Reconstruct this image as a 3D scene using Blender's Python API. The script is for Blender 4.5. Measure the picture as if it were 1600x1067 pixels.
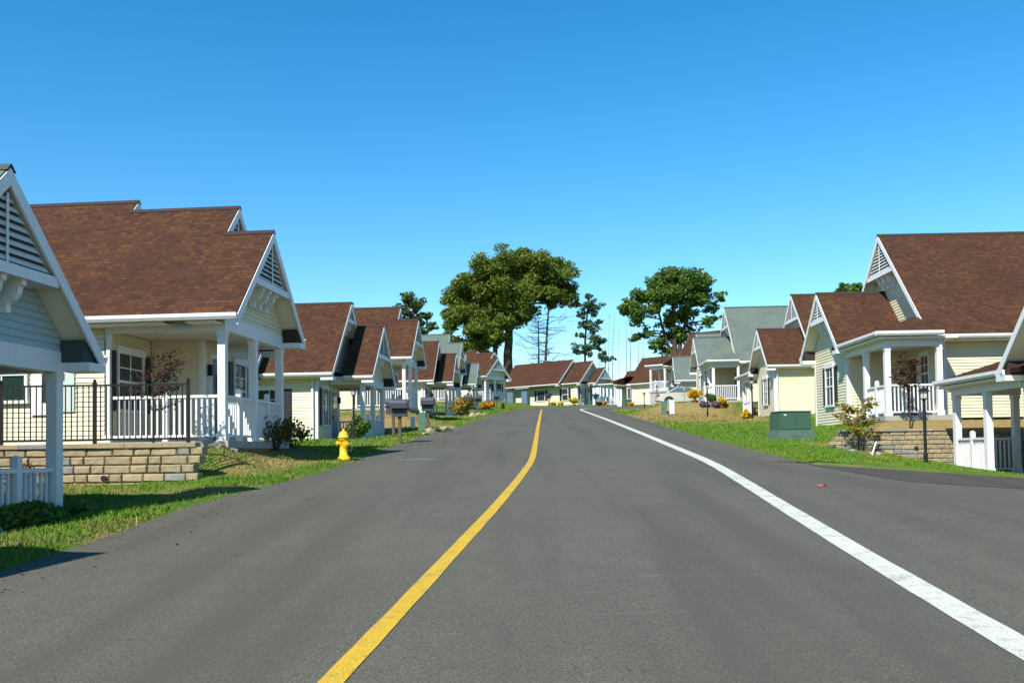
import bpy, bmesh, math, random
import numpy as np
from mathutils import Matrix, Vector, noise

# ------------------------------------------------------------------ scene, camera, sky, sun
S = bpy.context.scene
for o in list(bpy.data.objects):
    bpy.data.objects.remove(o)
COL = S.collection
random.seed(7)
RNG = np.random.default_rng(7)
R = math.radians

F = 1450.0            # focal length in pixels of a 1600 px wide picture
PITCH = R(2.0)
ROLL = R(-0.85)
EYE = Vector((0.0, 0.0, 1.6))
HORIZON = 708.0
AXY = HORIZON - F * math.tan(PITCH)
cam = bpy.data.cameras.new('camera')
cam.sensor_width = 36.0
cam.lens = F / 1600.0 * 36.0
cam.shift_y = (AXY - 533.5) / 1600.0
cam.clip_end = 3000
co = bpy.data.objects.new('camera', cam)
COL.objects.link(co)
CAMROT = (Matrix.Rotation(R(90) + PITCH, 3, 'X') @ Matrix.Rotation(ROLL, 3, 'Z'))
co.matrix_world = Matrix.Translation(EYE) @ CAMROT.to_4x4()
S.camera = co

LDIR = Vector((0.50, 0.88, -1.0)).normalized()      # the way sunlight travels
w = bpy.data.worlds.new('World')
S.world = w
w.use_nodes = True
nt = w.node_tree
bg = nt.nodes['Background']
sky = nt.nodes.new('ShaderNodeTexSky')
sky.sky_type = 'NISHITA'
sky.sun_disc = False
sky.sun_elevation = math.asin(-LDIR.z)
sky.sun_rotation = math.atan2(-LDIR.x, -LDIR.y)
sky.altitude = 300
sky.air_density = 1.0
sky.dust_density = 0.0
sky.ozone_density = 2.2
hs = nt.nodes.new('ShaderNodeHueSaturation')
hs.inputs['Saturation'].default_value = 1.40
hs.inputs['Hue'].default_value = 0.492
nt.links.new(sky.outputs[0], hs.inputs['Color'])
nt.links.new(hs.outputs[0], bg.inputs[0])
bg.inputs[1].default_value = 0.126
sun = bpy.data.lights.new('sun', 'SUN')
sun.energy = 5.0
sun.angle = R(0.53)
sun.color = (1.0, 0.955, 0.86)
so = bpy.data.objects.new('sun', sun)
COL.objects.link(so)
so.rotation_euler = LDIR.to_track_quat('-Z', 'Y').to_euler()
so.location = (-30, -30, 40)
S.view_settings.view_transform = 'Standard'
S.view_settings.look = 'None'
S.view_settings.gamma = 1.0
S.view_settings.exposure = 0.68
S.render.resolution_x, S.render.resolution_y = 1024, 682


def ray(px, py):
    return CAMROT @ Vector(((px - 800) / F, -(py - AXY) / F, -1.0))


def at(px, py, d):                     # the world point that stands d metres ahead there
    r = ray(px, py)
    return EYE + r * (d / r.y)


GRADE = 0.066


def on_road(px, py):                   # the point of the sloping road there
    r = ray(px, py)
    t = -EYE.z / (r.z - GRADE * r.y)
    return EYE + r * t


# ------------------------------------------------------------------ materials
MATS = {}


class NT:
    def __init__(self, name):
        self.m = bpy.data.materials.new(name)
        self.m.use_nodes = True
        self.t = self.m.node_tree
        self.b = self.t.nodes['Principled BSDF']

    def n(self, typ, **kw):
        nd = self.t.nodes.new(typ)
        for k, v in kw.items():
            if k in nd.inputs.keys():
                nd.inputs[k].default_value = v
            else:
                setattr(nd, k, v)
        return nd

    def l(self, a, b):
        self.t.links.new(a, b)

    def noise(self, scale, detail=3, rough=0.55, vec=None, typ='pos'):
        if vec is None:
            if typ == 'pos':
                g = self.n('ShaderNodeNewGeometry')
                vec = g.outputs['Position']
            else:
                g = self.n('ShaderNodeTexCoord')
                vec = g.outputs[typ]
        nd = self.n('ShaderNodeTexNoise', Scale=scale, Detail=detail, Roughness=rough)
        self.l(vec, nd.inputs['Vector'])
        return nd.outputs['Fac']

    def ramp(self, fac, stops):
        nd = self.n('ShaderNodeValToRGB')
        e = nd.color_ramp.elements
        while len(e) < len(stops):
            e.new(0.5)
        for el, (p, c) in zip(e, stops):
            el.position = p
            el.color = (c[0], c[1], c[2], 1) if not isinstance(c, (int, float)) else (c, c, c, 1)
        self.l(fac, nd.inputs[0])
        return nd.outputs[0]

    def mix(self, fac, a, b, mode='MIX'):
        nd = self.n('ShaderNodeMix', data_type='RGBA', blend_type=mode)
        for s, v in ((0, fac), (6, a), (7, b)):
            if isinstance(v, (int, float)):
                nd.inputs[s].default_value = v
            elif isinstance(v, tuple):
                nd.inputs[s].default_value = (*v, 1)
            else:
                self.l(v, nd.inputs[s])
        return nd.outputs[2]

    def col(self, c):
        if isinstance(c, tuple):
            self.b.inputs['Base Color'].default_value = (*c, 1)
        else:
            self.l(c, self.b.inputs['Base Color'])

    def bump(self, h, strength=0.3, dist=0.02):
        nd = self.n('ShaderNodeBump', Strength=strength, Distance=dist)
        self.l(h, nd.inputs['Height'])
        self.l(nd.outputs[0], self.b.inputs['Normal'])

    def rough(self, v, spec=0.5):
        self.b.inputs['Roughness'].default_value = v
        self.b.inputs['Specular IOR Level'].default_value = spec


def paint(name, c, rough=0.45, var=0.10, scale=1.7, metal=0.0, spec=0.4, streak=0.0):
    M = NT(name)
    f = M.noise(scale, 4)
    g = M.noise(scale * 14, 2)
    d = tuple(x * (1 - var) for x in c)
    a = M.mix(f, d, c)
    a = M.mix(g, a, tuple(x * (1 - var * .6) for x in c))
    if streak:
        ge = M.n('ShaderNodeNewGeometry')
        mp = M.n('ShaderNodeMapping')
        mp.inputs['Scale'].default_value = (1, 1, .07)
        M.l(ge.outputs['Position'], mp.inputs['Vector'])
        k = M.noise(7, 5, 0.7, vec=mp.outputs[0])
        a = M.mix(M.ramp(k, [(0.45, 0.0), (0.75, streak)]), a, (c[0] * .55, c[1] * .53, c[2] * .46))
    M.col(a)
    M.rough(rough, spec)
    M.b.inputs['Metallic'].default_value = metal
    MATS[name] = M.m


paint('siding', (0.68, 0.62, 0.43), 0.5, 0.08, streak=.16)
paint('siding_shade', (0.34, 0.44, 0.47), 0.5, 0.08, streak=.16)  # cream siding with the blue tone of shade put into its colour
paint('trim', (0.70, 0.70, 0.69), 0.45, 0.07, streak=.22)
paint('ceiling', (0.72, 0.67, 0.53), 0.6, 0.06)
paint('shutter', (0.018, 0.016, 0.022), 0.5, 0.3)
paint('green_panel', (0.46, 0.56, 0.50), 0.5, 0.1)
paint('door', (0.10, 0.16, 0.24), 0.4, 0.1)
paint('red_door', (0.18, 0.03, 0.03), 0.4, 0.1)
paint('iron', (0.014, 0.012, 0.013), 0.4, 0.3)
paint('wood', (0.11, 0.075, 0.05), 0.75, 0.4, 6)
paint('box_grey', (0.045, 0.052, 0.065), 0.4, 0.2)
paint('hydrant', (0.85, 0.52, 0.015), 0.38, 0.15, 8)
paint('util_green', (0.045, 0.105, 0.072), 0.45, 0.15, 3)
paint('util_pad', (0.085, 0.145, 0.115), 0.6, 0.15, 3)
paint('ped_green', (0.07, 0.16, 0.11), 0.5, 0.15, 3)
paint('ped_white', (0.66, 0.72, 0.62), 0.5, 0.1, 3)
paint('concrete', (0.36, 0.34, 0.30), 0.85, 0.25, 4)
paint('grit', (0.16, 0.145, 0.115), 0.9, 0.4, 9)
paint('vent_back', (0.13, 0.145, 0.15), 0.9, 0.2)
paint('dark', (0.012, 0.012, 0.014), 0.8, 0.2)
paint('car_paint', (0.58, 0.55, 0.47), 0.22, 0.03, 2, 0.35, 0.6)
paint('rubber', (0.015, 0.015, 0.016), 0.8, 0.2)
paint('rim', (0.5, 0.5, 0.5), 0.35, 0.1, 3, 0.8)
paint('red_lens', (0.20, 0.008, 0.008), 0.2, 0.05)
paint('terracotta', (0.30, 0.10, 0.05), 0.8, 0.2)
paint('lamp_glass', (0.55, 0.53, 0.46), 0.25, 0.1)
paint('chair', (0.13, 0.22, 0.28), 0.6, 0.1)
paint('orange', (0.75, 0.12, 0.02), 0.7, 0.1)
paint('blue_mark', (0.25, 0.50, 0.55), 0.8, 0.3, 9)


def glass(name, c):
    M = NT(name)
    M.col(c)
    M.rough(0.04, 0.8)
    MATS[name] = M.m


glass('pane', (0.022, 0.034, 0.032))
glass('pane_green', (0.014, 0.034, 0.026))
glass('car_glass', (0.06, 0.10, 0.10))


def shingle(name, cs):
    M = NT(name)
    tc = M.n('ShaderNodeTexCoord')
    br = M.n('ShaderNodeTexBrick', offset=0.37, offset_frequency=2, squash=1.0)
    br.inputs['Scale'].default_value = 1.0
    br.inputs['Brick Width'].default_value = 0.165
    br.inputs['Row Height'].default_value = 0.112
    br.inputs['Mortar Size'].default_value = 0.007
    br.inputs['Mortar Smooth'].default_value = 0.3
    br.inputs['Bias'].default_value = 0.0
    br.inputs['Color1'].default_value = (*cs[0], 1)
    br.inputs['Color2'].default_value = (*cs[1], 1)
    br.inputs['Mortar'].default_value = (*cs[3], 1)
    M.l(tc.outputs['UV'], br.inputs['Vector'])
    # second set of tabs shifted over the first breaks the regular rows
    mp = M.n('ShaderNodeMapping')
    mp.inputs['Location'].default_value = (0.083, 0.0, 0)
    M.l(tc.outputs['UV'], mp.inputs['Vector'])
    b2 = M.n('ShaderNodeTexBrick', offset=0.61, offset_frequency=3, squash=1.4, squash_frequency=3)
    b2.inputs['Scale'].default_value = 1.0
    b2.inputs['Brick Width'].default_value = 0.27
    b2.inputs['Row Height'].default_value = 0.112
    b2.inputs['Mortar Size'].default_value = 0.0
    b2.inputs['Color1'].default_value = (0.0, 0.0, 0.0, 1)
    b2.inputs['Color2'].default_value = (0.75, 0.75, 0.75, 1)
    M.l(mp.outputs[0], b2.inputs['Vector'])
    c = M.mix(b2.outputs['Color'], br.outputs['Color'], cs[2])
    f = M.noise(0.8, 4)
    c = M.mix(M.ramp(f, [(0.35, 0.0), (0.7, 0.45)]), c, tuple(x * 0.72 for x in cs[1]))
    g = M.noise(90, 2)
    c = M.mix(M.ramp(g, [(0.3, 0.0), (0.75, 0.5)]), c, tuple(x * 0.5 for x in cs[0]))
    # butt-edge shadow line of every course: real relief through bump
    sx = M.n('ShaderNodeSeparateXYZ')
    M.l(tc.outputs['UV'], sx.inputs[0])
    dv = M.n('ShaderNodeMath', operation='DIVIDE')
    dv.inputs[1].default_value = 0.112
    M.l(sx.outputs[1], dv.inputs[0])
    fr = M.n('ShaderNodeMath', operation='FRACT')
    M.l(dv.outputs[0], fr.inputs[0])
    inv = M.n('ShaderNodeMath', operation='SUBTRACT')
    inv.inputs[0].default_value = 1.0
    M.l(fr.outputs[0], inv.inputs[1])
    ad = M.n('ShaderNodeMath', operation='ADD')
    M.l(inv.outputs[0], ad.inputs[0])
    M.l(b2.outputs['Color'], ad.inputs[1])
    M.bump(ad.outputs[0], 0.55, 0.02)
    M.col(c)
    M.rough(0.95, 0.06)
    MATS[name] = M.m


shingle('roof_brown', [(0.128, 0.058, 0.025), (0.036, 0.021, 0.020), (0.062, 0.031, 0.021), (0.013, 0.008, 0.009)])
shingle('roof_green', [(0.150, 0.182, 0.158), (0.100, 0.126, 0.114), (0.135, 0.165, 0.138), (0.045, 0.06, 0.056)])
paint('cap_brown', (0.040, 0.023, 0.020), 0.9, 0.3, 5)
paint('cap_green', (0.055, 0.075, 0.07), 0.9, 0.3, 5)


def stone():
    M = NT('stone')
    oi = M.n('ShaderNodeObjectInfo')
    a = M.ramp(oi.outputs['Random'], [(0.0, (0.33, 0.26, 0.15)), (0.35, (0.37, 0.30, 0.185)),
                                      (0.66, (0.28, 0.235, 0.15)), (0.8, (0.35, 0.285, 0.17)), (0.88, (0.22, 0.23, 0.22))])
    f = M.noise(9, 5, 0.65)
    a = M.mix(M.ramp(f, [(0.35, 0.0), (0.75, 0.6)]), a, (0.13, 0.105, 0.07))
    g = M.noise(35, 4, 0.7)
    a = M.mix(M.ramp(g, [(0.45, 0.0), (0.8, 0.5)]), a, (0.40, 0.34, 0.23))
    M.col(a)
    M.rough(0.95, 0.15)
    M.bump(g, 0.6, 0.02)
    MATS['stone'] = M.m


stone()


def asphalt(name, c, dark):
    M = NT(name)
    g = M.n('ShaderNodeNewGeometry')
    big = M.noise(0.22, 5, 0.6)
    mid = M.noise(1.9, 5, 0.65)
    fine = M.noise(55, 3, 0.7)
    a = M.mix(M.ramp(big, [(0.33, 0.0), (0.68, 1.0)]), c, dark)
    a = M.mix(M.ramp(mid, [(0.4, 0.0), (0.75, 0.4)]), a, tuple(x * 0.78 for x in dark))
    a = M.mix(M.ramp(fine, [(0.35, 0.85), (0.54, 0.0)]), a, tuple(x * 0.45 for x in dark))
    a = M.mix(M.ramp(fine, [(0.58, 0.0), (0.74, 0.65)]), a, tuple(min(1, x * 1.9) for x in c))
    # long worn streaks where wheels run
    mp = M.n('ShaderNodeMapping')
    mp.inputs['Scale'].default_value = (1.0, 0.035, 1.0)
    mp.inputs['Rotation'].default_value = (0, 0, R(3.5))
    M.l(g.outputs['Position'], mp.inputs['Vector'])
    st = M.noise(1.3, 3, 0.6, vec=mp.outputs[0])
    a = M.mix(M.ramp(st, [(0.46, 0.0), (0.66, 0.6)]), a, tuple(x * 0.68 for x in dark))
    # fine cracks and pale scratches running across
    mp2 = M.n('ShaderNodeMapping')
    mp2.inputs['Scale'].default_value = (0.10, 1.6, 1.0)
    mp2.inputs['Rotation'].default_value = (0, 0, R(-7))
    M.l(g.outputs['Position'], mp2.inputs['Vector'])
    sc = M.noise(2.6, 6, 0.72, vec=mp2.outputs[0])
    a = M.mix(M.ramp(sc, [(0.665, 0.0), (0.68, 0.28), (0.70, 0.0)]), a, (0.22, 0.205, 0.165))
    # oil spots
    vo = M.n('ShaderNodeTexVoronoi', Scale=0.55)
    M.l(g.outputs['Position'], vo.inputs['Vector'])
    a = M.mix(M.ramp(vo.outputs['Distance'], [(0.0, 0.65), (0.045, 0.45), (0.06, 0.0)]), a, tuple(x * 0.4 for x in dark))
    M.col(a)
    M.rough(0.88, 0.25)
    M.bump(fine, 0.35, 0.012)
    MATS[name] = M.m


asphalt('asphalt', (0.112, 0.104, 0.081), (0.093, 0.087, 0.068))
asphalt('asphalt_drive', (0.082, 0.073, 0.057), (0.062, 0.055, 0.045))


def roadpaint(name, c):
    M = NT(name)
    f = M.noise(4.2, 6, 0.75)
    h = M.noise(60, 3, 0.7)
    k = M.noise(0.9, 3)
    a = M.mix(k, c, tuple(x * 0.86 for x in c))
    a = M.mix(M.ramp(f, [(0.50, 0.0), (0.70, 0.75)]), a, (0.15, 0.135, 0.10))
    a = M.mix(M.ramp(h, [(0.47, 0.0), (0.68, 0.8)]), a, tuple(x * 0.35 for x in c))
    M.col(a)
    M.rough(0.8, 0.3)
    M.bump(h, 0.3, 0.01)
    MATS[name] = M.m


roadpaint('paint_yellow', (0.56, 0.36, 0.025))
roadpaint('paint_white', (0.58, 0.59, 0.52))


def grassmat(name, blade):
    M = NT(name)
    at_ = M.n('ShaderNodeAttribute', attribute_name='dry')
    f = M.noise(0.8, 6, 0.7)
    g = M.noise(7, 4, 0.7)
    green = M.mix(g, (0.048, 0.110, 0.010), (0.115, 0.215, 0.016))
    tan = M.mix(g, (0.20, 0.135, 0.045), (0.33, 0.25, 0.10))
    s = M.n('ShaderNodeMath', operation='ADD')
    M.l(f, s.inputs[0])
    M.l(at_.outputs['Fac'], s.inputs[1])
    fac = M.ramp(s.outputs[0], [(0.50, 0.0), (0.73, 1.0)])
    c = M.mix(fac, green, tan)
    if blade:
        tv = M.n('ShaderNodeAttribute', attribute_name='tint')
        c = M.mix(M.ramp(tv.outputs['Fac'], [(0.2, 0.0), (1.0, 0.6)]), c, (0.14, 0.23, 0.022))
        t2 = M.n('ShaderNodeMath', operation='GREATER_THAN')
        t2.inputs[1].default_value = 0.86
        M.l(tv.outputs['Fac'], t2.inputs[0])
        c = M.mix(t2.outputs[0], c, (0.30, 0.23, 0.09))
        M.b.inputs['Subsurface Weight'].default_value = 0.0
    else:
        s2 = M.noise(22, 5, 0.75)
        c = M.mix(M.ramp(s2, [(0.42, 0.0), (0.7, 0.55)]), c, (0.05, 0.045, 0.02))
        M.bump(s2, 0.8, 0.05)
    M.col(c)
    M.rough(0.9, 0.15)
    MATS[name] = M.m


grassmat('ground', False)
grassmat('blade', True)


def leafmat(name, stops, spec=0.25):
    M = NT(name)
    tv = M.n('ShaderNodeAttribute', attribute_name='tint')
    M.col(M.ramp(tv.outputs['Fac'], stops))
    M.rough(0.65, spec)
    tr = M.n('ShaderNodeBsdfTranslucent')
    ms = M.n('ShaderNodeMixShader')
    ms.inputs[0].default_value = 0.22
    M.l(M.ramp(tv.outputs['Fac'], stops), tr.inputs[0])
    M.l(M.b.outputs[0], ms.inputs[1])
    M.l(tr.outputs[0], ms.inputs[2])
    M.l(ms.outputs[0], M.t.nodes['Material Output'].inputs[0])
    MATS[name] = M.m


leafmat('leaf_oak', [(0.0, (0.062, 0.112, 0.018)), (0.5, (0.118, 0.168, 0.020)), (0.8, (0.18, 0.175, 0.020)), (1.0, (0.28, 0.13, 0.016))])
leafmat('leaf_green', [(0.0, (0.045, 0.100, 0.018)), (0.6, (0.095, 0.165, 0.022)), (0.93, (0.13, 0.17, 0.018)), (1.0, (0.18, 0.10, 0.012))])
leafmat('leaf_pine', [(0.0, (0.035, 0.080, 0.040)), (1.0, (0.085, 0.14, 0.055))])
leafmat('leaf_mixed', [(0.0, (0.035, 0.07, 0.022)), (0.6, (0.08, 0.12, 0.03)), (1.0, (0.20, 0.12, 0.03))])
leafmat('leaf_purple', [(0.0, (0.035, 0.016, 0.012)), (0.7, (0.085, 0.036, 0.022)), (1.0, (0.15, 0.065, 0.03))])
leafmat('leaf_yellow', [(0.0, (0.13, 0.12, 0.015)), (0.6, (0.26, 0.19, 0.025)), (1.0, (0.34, 0.20, 0.04))])
leafmat('leaf_shrub', [(0.0, (0.05, 0.06, 0.012)), (0.6, (0.13, 0.11, 0.02)), (1.0, (0.22, 0.08, 0.02))])
leafmat('petal_yellow', [(0.0, (0.06, 0.10, 0.01)), (0.25, (0.55, 0.34, 0.01)), (1.0, (0.85, 0.60, 0.02))])
leafmat('petal_orange', [(0.0, (0.06, 0.09, 0.01)), (0.3, (0.55, 0.18, 0.01)), (1.0, (0.75, 0.32, 0.02))])
leafmat('petal_purple', [(0.0, (0.06, 0.09, 0.02)), (0.4, (0.16, 0.10, 0.22)), (1.0, (0.30, 0.22, 0.40))])


def barkmat(name, c):
    M = NT(name)
    f = M.noise(5, 5, 0.7)
    M.col(M.mix(f, tuple(x * 0.45 for x in c), c))
    M.rough(0.95, 0.1)
    M.bump(f, 0.7, 0.05)
    MATS[name] = M.m


barkmat('bark', (0.085, 0.065, 0.048))
barkmat('bark_pale', (0.22, 0.20, 0.18))
barkmat('mulch', (0.17, 0.12, 0.075))


# ------------------------------------------------------------------ mesh helpers
class MB:
    def __init__(self):
        self.v, self.f, self.uv = [], [], []

    def face(self, pts, uv=None):
        b = len(self.v)
        self.v += [tuple(p) for p in pts]
        self.f.append(tuple(range(b, b + len(pts))))
        self.uv.append(uv)

    def box(self, x0, x1, y0, y1, z0, z1):
        b = len(self.v)
        self.v += [(x, y, z) for z in (z0, z1) for y in (y0, y1) for x in (x0, x1)]
        for q in ((0, 2, 3, 1), (4, 5, 7, 6), (0, 1, 5, 4), (2, 6, 7, 3), (0, 4, 6, 2), (1, 3, 7, 5)):
            self.f.append(tuple(b + i for i in q))
            self.uv.append(None)
        return self

    def prism(self, poly, ax, a0, a1):
        """poly: 2D points; extruded along axis ax ('u','v','z') from a0 to a1"""
        def P(p, a):
            return {'u': (a, p[0], p[1]), 'v': (p[0], a, p[1]), 'z': (p[0], p[1], a)}[ax]
        n = len(poly)
        b = len(self.v)
        self.v += [P(p, a0) for p in poly] + [P(p, a1) for p in poly]
        self.f.append(tuple(b + i for i in range(n)))
        self.f.append(tuple(b + n + i for i in reversed(range(n))))
        self.uv += [None, None]
        for i in range(n):
            j = (i + 1) % n
            self.f.append((b + i, b + n + i, b + n + j, b + j))
            self.uv.append(None)
        return self

    def tube(self, pts, rads, n=8, cap=True):
        rings = []
        prev = None
        for i, p in enumerate(pts):
            p = Vector(p)
            a = Vector(pts[max(0, i - 1)])
            c = Vector(pts[min(len(pts) - 1, i + 1)])
            d = (c - a).normalized()
            if prev is None:
                s = d.cross(Vector((0, 0, 1)))
                if s.length < 1e-3:
                    s = Vector((1, 0, 0))
            else:
                s = prev - d * prev.dot(d)
            s.normalize()
            prev = s
            t = s.cross(d)
            b = len(self.v)
            for k in range(n):
                an = 2 * math.pi * k / n
                q = p + (s * math.cos(an) + t * math.sin(an)) * rads[i]
                self.v.append(tuple(q))
            rings.append(b)
        for a, c in zip(rings, rings[1:]):
            for k in range(n):
                self.f.append((a + k, a + (k + 1) % n, c + (k + 1) % n, c + k))
                self.uv.append(None)
        if cap:
            self.f.append(tuple(rings[0] + k for k in reversed(range(n))))
            self.f.append(tuple(rings[-1] + k for k in range(n)))
            self.uv += [None, None]
        return self

    def lathe(self, prof, n=16, c=(0, 0)):
        """prof: (r, z) pairs, closed at both ends"""
        return self.tube([(c[0], c[1], z) for r, z in prof], [max(r, 1e-4) for r, z in prof], n)


def mesh(name, mb, mat, smooth=False, mirror=(1, 1), fixn=True):
    me = bpy.data.meshes.new(name)
    vs = mb.v
    if mirror != (1, 1):
        vs = [(x * mirror[0], y * mirror[1], z) for x, y, z in vs]
    me.from_pydata(vs, [], mb.f)
    if any(u is not None for u in mb.uv):
        lay = me.uv_layers.new(name='UVMap')
        k = 0
        for f, u in zip(mb.f, mb.uv):
            for i in range(len(f)):
                lay.data[k].uv = u[i] if u is not None else (0, 0)
                k += 1
    if fixn and len(mb.f) < 4000:
        bm = bmesh.new()
        bm.from_mesh(me)
        bmesh.ops.recalc_face_normals(bm, faces=bm.faces)
        bm.to_mesh(me)
        bm.free()
    if smooth:
        me.polygons.foreach_set('use_smooth', [True] * len(me.polygons))
    me.materials.append(MATS[mat])
    return me


def link(name, data, parent=None, loc=None):
    o = bpy.data.objects.new(name, data)
    COL.objects.link(o)
    if parent is not None:
        o.parent = parent
    if loc is not None:
        o.location = loc
    return o


def tag(o, label=None, cat=None, group=None, kind=None):
    if label:
        o['label'] = label
    if cat:
        o['category'] = cat
    if group:
        o['group'] = group
    if kind:
        o['kind'] = kind
    return o


def empty(name, loc, rz=0, label=None, cat=None, group=None):
    o = link(name, None, None, loc)
    o.rotation_euler = (0, 0, rz)
    o.empty_display_size = 0.3
    return tag(o, label, cat, group)


def obj(name, mb, mat, parent=None, smooth=False, loc=None):
    return link(name, mesh(name, mb, mat, smooth), parent, loc)


def copy_tree(o, parent=None):
    c = o.copy()
    COL.objects.link(c)
    c.parent = parent
    for ch in o.children:
        copy_tree(ch, c)
    return c


# ------------------------------------------------------------------ the lie of the land
def interp(t, x):
    xs = [a for a, _ in t]
    ys = [b for _, b in t]
    return np.interp(x, xs, ys)


EDGE_L_PX = [(0, 893), (150, 845), (300, 789), (400, 764), (500, 739), (605, 701), (660, 682), (715, 667), (770, 648), (812, 638)]
_el = [on_road(*p) for p in EDGE_L_PX]
EDGE_L = [(-40, _el[0].x - 1.5)] + [(p.y, p.x) for p in _el]
EDGE_L += [(_el[-1].y + 6, _el[-1].x + 1.6), (_el[-1].y + 11, _el[-1].x + 6.0), (_el[-1].y + 13, _el[-1].x + 14)]
_er = [on_road(*p) for p in [(1270, 724), (1160, 698), (1060, 673), (1000, 654), (955, 642)]]
EDGE_R = [(p.y, p.x) for p in _er]
EDGE_R += [(EDGE_R[-1][0] + 3, EDGE_R[-1][1] + 1.5), (EDGE_R[-1][0] + 5, 40)]
EDGE_R = [(-40, 45.0), (EDGE_R[0][0] - 0.3, 45.0)] + EDGE_R
ROAD_END = EDGE_L[-1][0]


def zr(d):
    d = np.asarray(d, dtype=float)
    c = ROAD_END - 6
    return GRADE * np.where(d < c, d, c + 14 * (1 - np.exp(-np.maximum(d - c, 0) / 14)))


def base(x, d):
    x = np.asarray(x, dtype=float)
    d = np.asarray(d, dtype=float)
    fade = np.clip((37 - d) / 13, 0, 1)
    fade = fade * fade * (3 - 2 * fade)
    return zr(d) - 0.080 * np.clip(x - 6.0, 0, 12) * fade * np.clip((d - 2) / 14, 0, 1)


def side_far(x):                       # far kerb of the side street on the right
    x = np.asarray(x, dtype=float)
    y0 = EDGE_R[2][0]
    return y0 + 0.02 * (x - EDGE_R[2][1]) + 0.028 * np.maximum(0, x - 9.6) ** 1.4


def road_sd(x, d):                     # signed distance to the asphalt, positive on grass
    x = np.asarray(x, dtype=float)
    d = np.asarray(d, dtype=float)
    left = interp(EDGE_L, d) - x
    main_r = interp([(-40, EDGE_R[2][1])] + EDGE_R[2:], d)
    right = x - main_r
    strip = np.maximum(left, right)
    strip = np.maximum(strip, (d - ROAD_END))
    side = np.maximum(d - side_far(x), EDGE_R[2][1] - 0.5 - x)
    return np.minimum(strip, side)


PADS = []      # level spots of the lawn: (cx, cy, cos, sin, hx, hy, z, dmin, dmax, xedge)

PADS += [(11.6, 60.5, 1, 0, 3.2, 3.0, 4.55, None, 0), (14.0, 71, 1, 0, 3.0, 2.0, 5.05, None, 0), (14.0, 88, 1, 0, 3.2, 7.0, 7.15, None, 0),
         (-8.3, 14.9, 1, 0, 2.2, 1.0, .70, 'L', -1), (-6.6, 45.5, 1, 0, 1.6, 1.5, 3.5, None, 0)]


def smooth01(t):
    t = np.clip(t, 0, 1)
    return t * t * (3 - 2 * t)


LWALL_D, RWALL_D = 17.6, 27.2
LWALL_X, RWALL_X = -6.7, 10.2


def ground(x, d):
    x = np.asarray(x, dtype=float)
    d = np.asarray(d, dtype=float)
    b = base(x, d)
    num = b * 0.10
    den = np.full_like(num, 0.10)
    for (cx, cy, cs, sn, hx, hy, z, wall, sgn) in PADS:
        dx, dy = x - cx, d - cy
        lx = np.abs(cs * dx + sn * dy) - hx
        ly = np.abs(-sn * dx + cs * dy) - hy
        dist = np.hypot(np.maximum(lx, 0), np.maximum(ly, 0))
        wt = 1.0 / (0.25 + dist) ** 3.0 * 0.25 ** 2
        if wall == 'L':
            wid = 0.15 + np.maximum(0, x - LWALL_X) * 3.0
            wt = wt * smooth01(0.5 + sgn * (d - LWALL_D - 0.15) / wid)
        if wall == 'R':
            wid = 0.15 + np.maximum(0, RWALL_X - x) * 3.0
            wt = wt * smooth01(0.5 + sgn * (d - RWALL_D - 0.15) / wid)
        num = num + wt * z
        den = den + wt
    zl = num / den
    sd = road_sd(x, d)
    t = smooth01(np.maximum(sd, 0) / 2.6)
    z = b + (zl - b) * t
    return z + np.clip(sd * 0.22, -0.08, 0.045)


def gz(x, d):
    return float(ground(np.array([x]), np.array([d]))[0])


def dry(x, d):
    v = np.zeros_like(x)
    for bx, by, rx, ry, s in DRY:
        v = v + s * np.exp(-((x - bx) / rx) ** 2 - ((d - by) / ry) ** 2)
    return v


DRY = [(-5.6, 15.6, .9, 1.0, .28), (-5.0, 20.5, .6, 1.6, .25), (-6.2, 44, 2.2, 4.0, .55), (-4.4, 11, .25, 2, .3),
       (10.3, 52, 3.2, 6.5, .6), (12, 24.8, 1.5, .8, .4), (9.5, 80, 3, 8, .35), (-6, 60, 3, 5, .3), (8.6, 27, 1.2, 2, -.25), (9, 32, 3, 4, -.3),
       (14, 28.2, 5, .9, .9), (-11, 18.4, 3.2, .7, .8), (-7.4, 23.5, 1.2, 2, .2)]


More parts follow.
